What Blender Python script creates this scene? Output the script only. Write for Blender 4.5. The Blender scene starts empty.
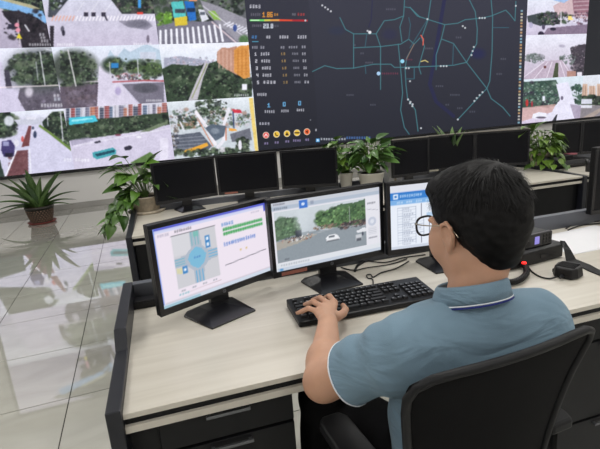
import bpy, bmesh, math, random
import numpy as np
from mathutils import Vector, Matrix

C = bpy.data.collections.new('scene'); bpy.context.scene.collection.children.link(C)
R = math.radians
scene = bpy.context.scene

# ------------------------------------------------------------------ camera
F_PX, CX, CY, H = 460.0, 300.0, 224.5, 1.36
PITCH, YAW, ROLL = R(14.3), R(18.8), R(4.17)
fw = np.array([math.sin(YAW)*math.cos(PITCH), math.cos(YAW)*math.cos(PITCH), -math.sin(PITCH)])
_rt = np.array([math.cos(YAW), -math.sin(YAW), 0.0]); _up = np.cross(_rt, fw)
rt = _rt*math.cos(ROLL) - _up*math.sin(ROLL)
up = _up*math.cos(ROLL) + _rt*math.sin(ROLL)
cam_data = bpy.data.cameras.new('camera'); cam = bpy.data.objects.new('camera', cam_data); C.objects.link(cam)
cam.matrix_world = Matrix(((rt[0], up[0], -fw[0], 0), (rt[1], up[1], -fw[1], 0), (rt[2], up[2], -fw[2], H), (0, 0, 0, 1)))
cam_data.sensor_width = 36.0; cam_data.lens = F_PX*36.0/600.0; cam_data.clip_start = 0.02; cam_data.clip_end = 100
scene.camera = cam
# measured points of the photograph turned into room coordinates
def ray(x, y): return fw*F_PX + rt*(x-CX) - up*(y-CY)
def at(x, y, z):
    d = ray(x, y); t = (z-H)/d[2]; return Vector((d[0]*t, d[1]*t, z))
def atY(x, y, Y):
    d = ray(x, y); t = Y/d[1]; return Vector((d[0]*t, Y, H+d[2]*t))
def px_of(X, Y, Z):
    dx, dy, dz = X, Y, Z-H
    w = dx*fw[0]+dy*fw[1]+dz*fw[2]
    return CX+F_PX*(dx*rt[0]+dy*rt[1]+dz*rt[2])/w, CY-F_PX*(dx*up[0]+dy*up[1]+dz*up[2])/w

# ------------------------------------------------------------------ world, lights, exposure
world = bpy.data.worlds.new('world'); scene.world = world; world.use_nodes = True
world.node_tree.nodes['Background'].inputs[0].default_value = (0.6, 0.63, 0.7, 1)
world.node_tree.nodes['Background'].inputs[1].default_value = 0.15
scene.view_settings.view_transform = 'Standard'; scene.view_settings.look = 'None'
scene.view_settings.exposure = 0.0; scene.view_settings.gamma = 1.0; scene.view_settings.use_curve_mapping = False
CEIL = 3.75
LAMPS = [(x, y) for x in (-2.2, 1.4, 5.0, 8.6) for y in (-1.6, 1.7, 4.6)]
LAMP_POWER = 35.0
for i, (x, y) in enumerate(LAMPS):
    ld = bpy.data.lights.new('ceiling_lamp', 'AREA'); ld.shape = 'RECTANGLE'; ld.size = 1.15; ld.size_y = 0.55
    ld.energy = LAMP_POWER; ld.color = (1.0, 0.985, 0.96)
    lo = bpy.data.objects.new('ceiling_lamp', ld); C.objects.link(lo); lo.location = (x, y, CEIL-0.03)

# ------------------------------------------------------------------ materials
def lin(c): return tuple(((v/255.0)/12.92 if v/255.0 <= 0.04045 else ((v/255.0+0.055)/1.055)**2.4) for v in c)
def mat(name, rgb, rough=0.5, metal=0.0, var=0.0, vscale=8.0, bump=0.0, bscale=200.0, spec=0.5, coat=0.0, sss=0.0, stretch=(1, 1, 1), alpha=1.0, trans=0.0, sheen=0.0):
    m = bpy.data.materials.new(name); m.use_nodes = True; nt = m.node_tree; b = nt.nodes['Principled BSDF']
    c = lin(rgb); b.inputs['Base Color'].default_value = (*c, 1)
    b.inputs['Roughness'].default_value = rough; b.inputs['Metallic'].default_value = metal
    b.inputs['Specular IOR Level'].default_value = spec; b.inputs['Coat Weight'].default_value = coat
    b.inputs['Transmission Weight'].default_value = trans; b.inputs['Sheen Weight'].default_value = sheen
    b.inputs['Subsurface Weight'].default_value = sss
    if sss: b.inputs['Subsurface Radius'].default_value = (1.0, 0.35, 0.2); b.inputs['Subsurface Scale'].default_value = 0.01
    tc = nt.nodes.new('ShaderNodeTexCoord'); mp = nt.nodes.new('ShaderNodeMapping'); mp.inputs['Scale'].default_value = stretch
    nt.links.new(tc.outputs['Object'], mp.inputs['Vector'])
    if var > 0:
        n = nt.nodes.new('ShaderNodeTexNoise'); n.inputs['Scale'].default_value = vscale; n.inputs['Detail'].default_value = 5
        nt.links.new(mp.outputs[0], n.inputs['Vector'])
        r = nt.nodes.new('ShaderNodeValToRGB')
        r.color_ramp.elements[0].position = 0.3; r.color_ramp.elements[1].position = 0.7
        r.color_ramp.elements[0].color = (*[v*(1-var) for v in c], 1); r.color_ramp.elements[1].color = (*[min(1, v*(1+var)) for v in c], 1)
        nt.links.new(n.outputs['Fac'], r.inputs[0]); nt.links.new(r.outputs[0], b.inputs['Base Color'])
    if bump > 0:
        n2 = nt.nodes.new('ShaderNodeTexNoise'); n2.inputs['Scale'].default_value = bscale; n2.inputs['Detail'].default_value = 3
        nt.links.new(mp.outputs[0], n2.inputs['Vector'])
        bp = nt.nodes.new('ShaderNodeBump'); bp.inputs['Strength'].default_value = bump; bp.inputs['Distance'].default_value = 0.002
        nt.links.new(n2.outputs['Fac'], bp.inputs['Height']); nt.links.new(bp.outputs[0], b.inputs['Normal'])
    return m
def emit(name, rgb, s):
    m = bpy.data.materials.new(name); m.use_nodes = True; nt = m.node_tree; b = nt.nodes['Principled BSDF']
    b.inputs['Base Color'].default_value = (0.02, 0.02, 0.02, 1)
    b.inputs['Emission Color'].default_value = (*lin(rgb), 1); b.inputs['Emission Strength'].default_value = s
    return m
def screen_mat(name, s, rough=0.35):
    m = bpy.data.materials.new(name); m.use_nodes = True; nt = m.node_tree; b = nt.nodes['Principled BSDF']
    a = nt.nodes.new('ShaderNodeVertexColor'); a.layer_name = 'picture'
    b.inputs['Base Color'].default_value = (0.01, 0.01, 0.012, 1); b.inputs['Roughness'].default_value = rough
    b.inputs['Specular IOR Level'].default_value = 0.12
    nt.links.new(a.outputs[0], b.inputs['Emission Color']); b.inputs['Emission Strength'].default_value = s
    return m
M = {}
M['wall'] = mat('wall_paint', (226, 224, 222), 0.7, var=0.03, vscale=1.5, bump=0.05)
M['ceiling'] = mat('ceiling_paint', (225, 225, 225), 0.8, var=0.02)
M['baseboard'] = mat('baseboard_stone', (158, 156, 152), 0.15, var=0.14, vscale=2.2)
M['grout'] = mat('grout', (44, 41, 37), 0.8, var=0.1)
M['black_panel'] = mat('black_laminate', (15, 16, 19), 0.45, var=0.12, vscale=20, bump=0.05, bscale=400, spec=0.3)
M['rail'] = mat('charcoal_metal', (92, 95, 103), 0.4, metal=0.3, var=0.05)
M['rim'] = mat('black_painted_rim', (25, 27, 35), 0.42, var=0.06)
M['black_plastic'] = mat('black_plastic', (13, 13, 16), 0.42, var=0.1, vscale=30, spec=0.35)
M['black_satin'] = mat('black_satin_plastic', (22, 22, 26), 0.28, var=0.05, vscale=30)
M['off_screen'] = mat('dark_screen_glass', (11, 12, 18), 0.36, var=0.03, spec=0.2)
M['key'] = mat('key_plastic', (26, 26, 29), 0.45, var=0.1)
M['key_mark'] = mat('key_print', (150, 150, 155), 0.5)
M['silver'] = mat('brushed_silver', (170, 172, 176), 0.3, metal=0.8, var=0.05)
M['handle'] = mat('handle_grey', (112, 114, 118), 0.32, metal=0.6, var=0.05)
M['paper'] = mat('white_paper', (226, 226, 230), 0.7, var=0.015)
M['skin'] = mat('skin', (190, 146, 120), 0.52, var=0.07, vscale=22, bump=0.08, bscale=300, sss=0.12)
M['shirt'] = mat('blue_grey_pique_cotton', (116, 141, 158), 0.9, var=0.05, vscale=12, bump=0.35, bscale=700, sheen=0.08, spec=0.2)
M['piping'] = mat('white_piping', (222, 226, 232), 0.7, var=0.02)
M['navy'] = mat('navy_piping', (28, 42, 120), 0.7, var=0.05)
M['trouser'] = mat('black_trouser_cloth', (9, 9, 11), 0.9, var=0.15, vscale=20, bump=0.2, spec=0.15)
M['hair'] = mat('black_hair', (9, 8, 9), 0.6, var=0.2, vscale=60, spec=0.22)
M['nail'] = mat('fingernail', (222, 176, 158), 0.3)
M['lip'] = mat('lip', (170, 100, 92), 0.45)
M['eye'] = mat('eye_white', (225, 222, 218), 0.2); M['iris'] = mat('dark_iris', (30, 20, 15), 0.15)
M['glass'] = mat('lens_glass', (255, 255, 255), 0.02, trans=1.0)
M['glass'].node_tree.nodes['Principled BSDF'].inputs['IOR'].default_value = 1.05
M['mesh_fabric'] = mat('black_mesh_fabric', (8, 8, 10), 0.8, var=0.15, vscale=60, bump=0.6, bscale=900, spec=0.15)
M['chair_plastic'] = mat('chair_plastic', (13, 14, 17), 0.5, var=0.06, vscale=30, spec=0.3)
M['seat_cloth'] = mat('seat_cloth', (18, 18, 20), 0.9, var=0.15, vscale=50, bump=0.3)
M['white_pot'] = mat('white_ceramic', (224, 222, 214), 0.35, var=0.05, vscale=12)
M['print_pot'] = mat('printed_pale_ceramic', (188, 176, 158), 0.4, var=0.22, vscale=45)
M['soil'] = mat('soil', (58, 38, 30), 0.95, var=0.3, vscale=60, bump=0.5)
M['weave'] = mat('brown_weave', (104, 84, 70), 0.6, var=.2)
M['basket'] = mat('dark_basket_plastic', (44, 42, 38), 0.5, var=0.2, vscale=40)
M['saucer_red'] = mat('red_brown_plastic', (112, 42, 34), 0.4, var=0.08)
M['stem'] = mat('plant_stem', (92, 122, 54), 0.5, var=0.1)
M['red_led'] = emit('red_lamp', (255, 30, 24), 2.5)
M['violet_lcd'] = emit('violet_display', (150, 140, 225), 0.9)
M['sticker'] = mat('brown_red_sticker', (150, 92, 78), 0.5, var=0.15, vscale=80)
M['pale_sticker'] = mat('pale_sticker', (165, 160, 145), 0.5, var=0.1)
M['led_panel'] = emit('lamp_diffuser', (255, 250, 240), 1.5)
M['logo'] = mat('logo_grey', (120, 122, 128), 0.35, metal=0.5)
M['glint'] = mat('grey_painted_glint', (128, 124, 116), 0.4, var=.05)  # pale grey imitating ceiling light reflected by the rear monitors' tops
M['pink'] = mat('pink_case', (165, 95, 105), 0.4, var=0.1)
def leaf_mat(name, a, b, rough=0.38, stripe=False):
    m = bpy.data.materials.new(name); m.use_nodes = True; nt = m.node_tree; s = nt.nodes['Principled BSDF']
    tc = nt.nodes.new('ShaderNodeTexCoord'); oi = nt.nodes.new('ShaderNodeObjectInfo')
    n = nt.nodes.new('ShaderNodeTexNoise'); n.inputs['Scale'].default_value = 28; n.inputs['Detail'].default_value = 3
    nt.links.new(tc.outputs['Object'], n.inputs['Vector'])
    ad = nt.nodes.new('ShaderNodeMath'); ad.operation = 'MULTIPLY_ADD'; ad.inputs[1].default_value = 0.55; nt.links.new(oi.outputs['Random'], ad.inputs[0])
    sc = nt.nodes.new('ShaderNodeMath'); sc.operation = 'MULTIPLY'; sc.inputs[1].default_value = 0.5
    nt.links.new(n.outputs['Fac'], sc.inputs[0]); nt.links.new(sc.outputs[0], ad.inputs[2])
    r = nt.nodes.new('ShaderNodeValToRGB'); r.color_ramp.elements[0].color = (*lin(a), 1); r.color_ramp.elements[1].color = (*lin(b), 1)
    r.color_ramp.elements[0].position = 0.15; r.color_ramp.elements[1].position = 0.85
    nt.links.new(ad.outputs[0], r.inputs[0]); nt.links.new(r.outputs[0], s.inputs['Base Color'])
    s.inputs['Roughness'].default_value = rough
    return m
M['leaf'] = leaf_mat('ivy_leaf', (34, 66, 26), (104, 146, 58))
M['leaf_dark'] = leaf_mat('broad_leaf', (30, 62, 30), (96, 134, 66))
M['leaf_bright'] = leaf_mat('bright_leaf', (40, 72, 26), (116, 148, 56))
M['leaf_sword'] = leaf_mat('sword_leaf', (30, 60, 32), (104, 134, 74))
def wood():
    m = bpy.data.materials.new('pale_wood_laminate'); m.use_nodes = True; nt = m.node_tree; b = nt.nodes['Principled BSDF']
    tc = nt.nodes.new('ShaderNodeTexCoord'); mp = nt.nodes.new('ShaderNodeMapping'); mp.inputs['Scale'].default_value = (0.9, 14, 3)
    n = nt.nodes.new('ShaderNodeTexNoise'); n.inputs['Scale'].default_value = 2.6; n.inputs['Detail'].default_value = 8; n.inputs['Distortion'].default_value = 0.4
    r = nt.nodes.new('ShaderNodeValToRGB'); r.color_ramp.elements[0].position = 0.3; r.color_ramp.elements[1].position = 0.72
    r.color_ramp.elements[0].color = (*lin((194, 188, 176)), 1); r.color_ramp.elements[1].color = (*lin((208, 203, 192)), 1)
    nt.links.new(tc.outputs['Object'], mp.inputs[0]); nt.links.new(mp.outputs[0], n.inputs['Vector'])
    nt.links.new(n.outputs['Fac'], r.inputs[0]); nt.links.new(r.outputs[0], b.inputs['Base Color'])
    b.inputs['Roughness'].default_value = 0.34
    return m
# broad soft creases in the polo shirt, on top of the modelled folds
def creases(m, s=9.0, d=0.02, k=0.55):
    nt = m.node_tree; b = nt.nodes['Principled BSDF']; tc = nt.nodes.new('ShaderNodeTexCoord'); mp = nt.nodes.new('ShaderNodeMapping'); mp.inputs['Rotation'].default_value = (0, R(35), R(20)); mp.inputs['Scale'].default_value = (0.8, 1.0, 2.4)
    n = nt.nodes.new('ShaderNodeTexNoise'); n.inputs['Scale'].default_value = s; n.inputs['Detail'].default_value = 2; n.inputs['Distortion'].default_value = 1.2
    bp = nt.nodes.new('ShaderNodeBump'); bp.inputs['Strength'].default_value = k; bp.inputs['Distance'].default_value = d
    nt.links.new(tc.outputs['Object'], mp.inputs[0]); nt.links.new(mp.outputs[0], n.inputs['Vector']); nt.links.new(n.outputs['Fac'], bp.inputs['Height'])
    old = b.inputs['Normal'].links[0].from_node; nt.links.new(bp.outputs[0], old.inputs['Normal'])
creases(M['shirt'])
M['wood'] = wood()
def tile():
    m = bpy.data.materials.new('polished_tile'); m.use_nodes = True; nt = m.node_tree; b = nt.nodes['Principled BSDF']
    tc = nt.nodes.new('ShaderNodeTexCoord'); mp = nt.nodes.new('ShaderNodeMapping'); mp.inputs['Scale'].default_value = (1, 2.2, 1)
    oi = nt.nodes.new('ShaderNodeObjectInfo')
    va = nt.nodes.new('ShaderNodeVectorMath'); va.operation = 'ADD'
    cb = nt.nodes.new('ShaderNodeCombineXYZ')
    ml = nt.nodes.new('ShaderNodeMath'); ml.operation = 'MULTIPLY'; ml.inputs[1].default_value = 40
    nt.links.new(oi.outputs['Random'], ml.inputs[0]); nt.links.new(ml.outputs[0], cb.inputs[0]); nt.links.new(ml.outputs[0], cb.inputs[1])
    nt.links.new(tc.outputs['Object'], mp.inputs[0]); nt.links.new(mp.outputs[0], va.inputs[0]); nt.links.new(cb.outputs[0], va.inputs[1])
    n = nt.nodes.new('ShaderNodeTexNoise'); n.inputs['Scale'].default_value = 1.6; n.inputs['Detail'].default_value = 6; n.inputs['Distortion'].default_value = 1.2
    nt.links.new(va.outputs[0], n.inputs['Vector'])
    r = nt.nodes.new('ShaderNodeValToRGB'); r.color_ramp.elements[0].position = 0.3; r.color_ramp.elements[1].position = 0.7
    r.color_ramp.elements[0].color = (*lin((174, 173, 163)), 1); r.color_ramp.elements[1].color = (*lin((192, 191, 182)), 1)
    nt.links.new(n.outputs['Fac'], r.inputs[0]); nt.links.new(r.outputs[0], b.inputs['Base Color'])
    b.inputs['Roughness'].default_value = 0.03; b.inputs['Specular IOR Level'].default_value = 1.0
    b.inputs['Coat Weight'].default_value = 1.0; b.inputs['Coat Roughness'].default_value = 0.02
    return m
M['tile'] = tile()
M['picture'] = screen_mat('video_wall_picture', 1.08, 0.5)
M['map_picture'] = screen_mat('map_picture', 1.0, 0.5)
M['monitor_picture'] = screen_mat('monitor_picture', 1.0, 0.35)

# ------------------------------------------------------------------ mesh helpers
def obj(name, bm, m, parent=None, smooth=False, bevel=0.0):
    me = bpy.data.meshes.new(name); bm.normal_update(); bm.to_mesh(me); bm.free()
    return obj_me(name, me, m, parent, smooth, bevel)
def obj_me(name, me, m, parent=None, smooth=False, bevel=0.0):
    if m is not None and not me.materials: me.materials.append(m)
    if smooth: me.polygons.foreach_set('use_smooth', [True]*len(me.polygons))
    o = bpy.data.objects.new(name, me); C.objects.link(o)
    if parent is not None: o.parent = parent
    if bevel > 0:
        b = o.modifiers.new('bevel', 'BEVEL'); b.width = bevel; b.segments = 2; b.limit_method = 'ANGLE'; b.angle_limit = R(40)
    return o
def tag(o, label, cat, group=None, kind=None):
    o['label'] = label; o['category'] = cat
    if group: o['group'] = group
    if kind: o['kind'] = kind
    return o
def thing(name, label, cat, loc=(0, 0, 0), rz=0.0, group=None):
    o = bpy.data.objects.new(name, None); C.objects.link(o); o.location = loc; o.rotation_euler = (0, 0, rz); o.empty_display_size = 0.1
    return tag(o, label, cat, group)
def struct(name, bm, m, **k):
    o = obj(name, bm, m, **k); o['kind'] = 'structure'; return o
def bx(bm, x0, x1, y0, y1, z0, z1):
    v = [bm.verts.new(p) for p in ((x0,y0,z0),(x1,y0,z0),(x1,y1,z0),(x0,y1,z0),(x0,y0,z1),(x1,y0,z1),(x1,y1,z1),(x0,y1,z1))]
    for f in ((3,2,1,0),(4,5,6,7),(0,1,5,4),(1,2,6,5),(2,3,7,6),(3,0,4,7)): bm.faces.new([v[i] for i in f])
    return v
def box(*a):
    bm = bmesh.new(); bx(bm, *a); return bm
def prism(bm, pts, axis, a, b):
    """pts: 2-D outline; extruded along axis from a to b"""
    def P(p, t):
        return {'x': (t, p[0], p[1]), 'y': (p[0], t, p[1]), 'z': (p[0], p[1], t)}[axis]
    n = len(pts); A = [bm.verts.new(P(p, a)) for p in pts]; B = [bm.verts.new(P(p, b)) for p in pts]
    bm.faces.new(A[::-1]); bm.faces.new(B)
    for i in range(n): bm.faces.new((A[i], A[(i+1) % n], B[(i+1) % n], B[i]))
    bmesh.ops.recalc_face_normals(bm, faces=bm.faces[:])
def tube(bm, pts, r, n=8, closed=False, caps=True, flat=1.0):
    pts = [Vector(p) for p in pts]; N = len(pts)
    rad = r if isinstance(r, (list, tuple)) else [r]*N
    rings = []; prev = None
    for i, p in enumerate(pts):
        if closed: t = (pts[(i+1) % N]-pts[i-1])
        else: t = pts[min(i+1, N-1)]-pts[max(i-1, 0)]
        t.normalize()
        if prev is None:
            a = Vector((0, 0, 1)) if abs(t.z) < 0.9 else Vector((1, 0, 0)); nrm = t.cross(a).normalized()
        else:
            nrm = (prev - t*prev.dot(t)).normalized()
        prev = nrm; b = t.cross(nrm)
        rings.append([bm.verts.new(p + nrm*math.cos(2*math.pi*k/n)*rad[i] + b*math.sin(2*math.pi*k/n)*rad[i]*flat) for k in range(n)])
    for i in range(N if closed else N-1):
        A, B = rings[i], rings[(i+1) % N]
        for k in range(n): bm.faces.new((A[k], A[(k+1) % n], B[(k+1) % n], B[k]))
    if caps and not closed: bm.faces.new(rings[0][::-1]); bm.faces.new(rings[-1])
    bmesh.ops.recalc_face_normals(bm, faces=bm.faces[:])
def lathe(bm, prof, n=24, cx=0, cy=0, close=True):
    rings = []
    for r, z in prof:
        if r < 1e-5: rings.append([bm.verts.new((cx, cy, z))])
        else: rings.append([bm.verts.new((cx+r*math.cos(2*math.pi*k/n), cy+r*math.sin(2*math.pi*k/n), z)) for k in range(n)])
    for A, B in zip(rings, rings[1:]):
        if len(A) == 1 and len(B) == 1: continue
        for k in range(n):
            a, b = A[k % len(A)], A[(k+1) % len(A)]; c, d = B[(k+1) % len(B)], B[k % len(B)]
            vs = [a] + ([b] if b is not a else []) + [c] + ([d] if d is not c else [])
            bm.faces.new(vs)
    bmesh.ops.recalc_face_normals(bm, faces=bm.faces[:])
def smooth_path(pts, n=8):
    """Catmull-Rom through pts"""
    P = [Vector(p) for p in pts]; out = []
    for i in range(len(P)-1):
        p0, p1, p2, p3 = P[max(i-1, 0)], P[i], P[i+1], P[min(i+2, len(P)-1)]
        for k in range(n):
            t = k/n
            out.append(0.5*((2*p1)+(p2-p0)*t+(2*p0-5*p1+4*p2-p3)*t*t+(3*p1-p0-3*p2+p3)*t**3))
    out.append(P[-1]); return out
def copy_tree(o, parent=None):
    c = o.copy(); C.objects.link(c); c.parent = parent
    for ch in list(o.children): copy_tree(ch, c)
    return c
def grid_mesh(name, P):
    """P: (ny,nx,3) positions"""
    ny, nx = P.shape[:2]; me = bpy.data.meshes.new(name)
    me.vertices.add(nx*ny); me.vertices.foreach_set('co', P.reshape(-1).astype(np.float32))
    i = np.arange(nx*ny).reshape(ny, nx)
    q = np.stack([i[:-1, :-1], i[:-1, 1:], i[1:, 1:], i[1:, :-1]], -1).reshape(-1, 4)
    me.loops.add(q.size); me.loops.foreach_set('vertex_index', q.reshape(-1).astype(np.int32))
    me.polygons.add(len(q)); me.polygons.foreach_set('loop_start', (np.arange(len(q))*4).astype(np.int32))
    me.update(calc_edges=True); me.validate(); return me
def mesh_from(name, V, Q):
    me = bpy.data.meshes.new(name)
    me.vertices.add(len(V)); me.vertices.foreach_set('co', np.asarray(V, np.float32).reshape(-1))
    Q = np.asarray(Q, np.int32); k = Q.shape[1]
    me.loops.add(Q.size); me.loops.foreach_set('vertex_index', Q.reshape(-1))
    me.polygons.add(len(Q)); me.polygons.foreach_set('loop_start', (np.arange(len(Q))*k).astype(np.int32))
    me.update(calc_edges=True); me.validate(); return me
# ------------------------------------------------------------------ painter for what the screens show (flat print)
class Pic:
    def __init__(s, X, Y, unit):
        s.X, s.Y, s.u = X, Y, unit; s.img = np.zeros(X.shape+(3,)); s.rng = np.random.RandomState(5)
    def win(s, x0, y0, x1, y1):
        if not hasattr(s, 'cx0'):
            s.cx0, s.cx1 = s.X.min(0), s.X.max(0); s.ry0, s.ry1 = s.Y.min(1), s.Y.max(1)
        c = np.nonzero((s.cx1 >= x0) & (s.cx0 <= x1))[0]; r = np.nonzero((s.ry1 >= y0) & (s.ry0 <= y1))[0]
        if len(c) == 0 or len(r) == 0: return None
        return (slice(r[0], r[-1]+1), slice(c[0], c[-1]+1))
    def mix(s, m, col, w=(slice(None), slice(None))):
        c = np.array(col)/255.0; s.img[w] = s.img[w]*(1-m[..., None]) + c*m[..., None]
    def fill(s, col): s.img[:] = np.array(col)/255.0
    def vgrad(s, y0, c0, y1, c1, a=1.0):
        t = np.clip((s.Y-y0)/(y1-y0), 0, 1)[..., None]; g = (np.array(c0)*(1-t)+np.array(c1)*t)/255.0
        s.img = s.img*(1-a)+g*a
    def mask(s, pts, w=(slice(None), slice(None))):
        x, y = s.X[w], s.Y[w]; ins = np.zeros(x.shape, bool); n = len(pts)
        for i in range(n):
            x0, y0 = pts[i]; x1, y1 = pts[(i+1) % n]
            if y0 == y1: continue
            ins ^= ((y0 > y) != (y1 > y)) & (x < (x1-x0)*(y-y0)/(y1-y0)+x0)
        return ins.astype(float)
    def poly(s, pts, col, a=1.0):
        w = s.win(min(p[0] for p in pts), min(p[1] for p in pts), max(p[0] for p in pts), max(p[1] for p in pts))
        if w: s.mix(s.mask(pts, w)*a, col, w)
    def rect(s, x0, y0, x1, y1, col, a=1.0):
        u = s.u; w = s.win(x0-u, y0-u, x1+u, y1+u)
        if not w: return
        X, Y = s.X[w], s.Y[w]
        m = np.clip((X-x0)/u+.5, 0, 1)*np.clip((x1-X)/u+.5, 0, 1)*np.clip((Y-y0)/u+.5, 0, 1)*np.clip((y1-Y)/u+.5, 0, 1)
        s.mix(m*a, col, w)
    def line(s, pts, wd, col, a=1.0):
        k = wd+s.u; w = s.win(min(p[0] for p in pts)-k, min(p[1] for p in pts)-k, max(p[0] for p in pts)+k, max(p[1] for p in pts)+k)
        if not w: return
        X, Y = s.X[w], s.Y[w]; D = np.full(X.shape, 1e9)
        for (x0, y0), (x1, y1) in zip(pts, pts[1:]):
            dx, dy = x1-x0, y1-y0; L = dx*dx+dy*dy+1e-9
            t = np.clip(((X-x0)*dx+(Y-y0)*dy)/L, 0, 1)
            D = np.minimum(D, np.hypot(X-x0-t*dx, Y-y0-t*dy))
        s.mix(np.clip((wd/2-D)/(s.u*0.8)+0.5, 0, 1)*a, col, w)
    def ell(s, cx, cy, rx, ry, col, a=1.0, soft=0.0):
        k = 1.6; w = s.win(cx-rx*k-s.u, cy-ry*k-s.u, cx+rx*k+s.u, cy+ry*k+s.u)
        if not w: return
        d = np.sqrt(((s.X[w]-cx)/rx)**2+((s.Y[w]-cy)/ry)**2)
        f = max(soft, s.u*0.7/min(rx, ry)); s.mix(np.clip((1-d)/f+0.5, 0, 1)*a, col, w)
    def noise(s, x0, y0, x1, y1, amp, cell=2.0):
        m = ((s.X > x0) & (s.X < x1) & (s.Y > y0) & (s.Y < y1)).astype(float)
        K = s.rng.rand(64, 64)-.5
        xi, yi = s.X/cell, s.Y/cell; x_, y_ = np.floor(xi).astype(int), np.floor(yi).astype(int); fx, fy = xi-x_, yi-y_
        g = lambda a, b: K[b % 64, a % 64]
        v = g(x_, y_)*(1-fx)*(1-fy)+g(x_+1, y_)*fx*(1-fy)+g(x_, y_+1)*(1-fx)*fy+g(x_+1, y_+1)*fx*fy
        s.img = np.clip(s.img+(v*amp/255.*.8*m)[..., None], 0, 1)
    def blobs(s, x0, y0, x1, y1, cols, r, n, a=0.8, inside=None):
        m0 = s.mask(inside) if inside is not None else None
        for q in range(n*4):
            cx, cy = s.rng.uniform(x0, x1), s.rng.uniform(y0, y1)
            if m0 is None and abs((cx-x0)/(x1-x0)*2-1)**3+abs((cy-y0)/(y1-y0)*2-1)**3 > 1: continue
            c = cols[s.rng.randint(len(cols))]
            rr = r*s.rng.uniform(.5, 1.2)*(1 if q < n else .38)
            if q >= n: fk = s.rng.uniform(.55, 1.5); c = tuple(min(255, max(0, v*fk)) for v in c)
            w = s.win(cx-rr*1.3, cy-rr*1.3, cx+rr*1.3, cy+rr*1.3)
            if not w: continue
            d = np.sqrt(((s.X[w]-cx)/rr)**2+((s.Y[w]-cy)/(rr*.8))**2); m = np.clip((1-d)/0.5+0.3, 0, 1)*a
            if m0 is not None: m = m*m0[w]
            s.mix(m, c, w)
    def glyphs(s, x0, y0, x1, y1, n, col, a=0.9):
        w = (x1-x0)/n; h = y1-y0
        for i in range(n):
            gx = x0+i*w; u = w*0.84
            s.rect(gx+u*.05, y0+h*.05, gx+u*.95, y1-h*.05, col, a*.32)
            for yy in (s.rng.uniform(0, .3), s.rng.uniform(.4, .6), s.rng.uniform(.7, 1)): s.rect(gx+u*s.rng.uniform(0, .25), y0+h*yy-h*.06, gx+u*s.rng.uniform(.75, 1), y0+h*yy+h*.06, col, a*.8)
            xx = gx+u*s.rng.uniform(.2, .8); s.rect(xx-u*.08, y0, xx+u*.08, y1, col, a*.8)
    FONT = {'0': '111101101101111', '1': '010110010010111', '2': '111001111100111', '3': '111001111001111', '4': '101101111001001',
            '5': '111100111001111', '6': '111100111101111', '7': '111001010010010', '8': '111101111101111', '9': '111101111001111',
            '.': '000000000000010', '-': '000000111000000', ' ': '0'*15, 'h': '100100111101101', 'p': '111101111100100', '+': '000010111010000'}
    def text(s, t, x, y, w, h, col, a=1.0):
        for ch in t:
            f = s.FONT[ch]; cw = w*(0.55 if ch == '.' else 1)
            for j in range(5):
                for i in range(3):
                    if f[j*3+i] == '1': s.rect(x+i*cw/3.6, y+j*h/5, x+(i+1)*cw/3.6, y+(j+1)*h/5, col, a)
            x += cw
    def soften(s, k=1, a=.75):
        for _ in range(k):
            p_ = np.pad(s.img, ((1, 1), (1, 1), (0, 0)), 'edge'); b_ = sum(p_[i:i+s.img.shape[0], j:j+s.img.shape[1]] for i in range(3) for j in range(3))/9; s.img = s.img*(1-a)+b_*a
    def colors(s):
        c = s.img; l = np.where(c <= 0.04045, c/12.92, ((c+0.055)/1.055)**2.4)
        return np.concatenate([l, np.ones(l.shape[:2]+(1,))], -1)
def put_colors(me, cols):
    a = me.color_attributes.new('picture', 'FLOAT_COLOR', 'POINT'); a.data.foreach_set('color', cols.reshape(-1).astype(np.float32))
WALL_Y = 8.22   # face of the video wall
def wall_pic(name, x0, x1, z0, z1, res, paint, parent, m, label=None):
    nx, ny = max(2, int((x1-x0)*res)), max(2, int((z1-z0)*res))
    X, Z = np.meshgrid(np.linspace(x0, x1, nx), np.linspace(z0, z1, ny))
    U, V = px_of(X, WALL_Y, Z)
    p = Pic(U, V, 60.0/res); paint(p)
    if paint is not main_screen and paint is not feed_black:
        p.soften(1); p.noise(-999, -999, 999, 999, 16, 5.0); p.noise(-999, -999, 999, 999, 20, 1.1)
    me = grid_mesh(name, np.stack([X, np.full(X.shape, WALL_Y), Z], -1)); put_colors(me, p.colors())
    o = obj_me(name, me, m, parent)
    if label: o['label'] = label
    return o

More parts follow.
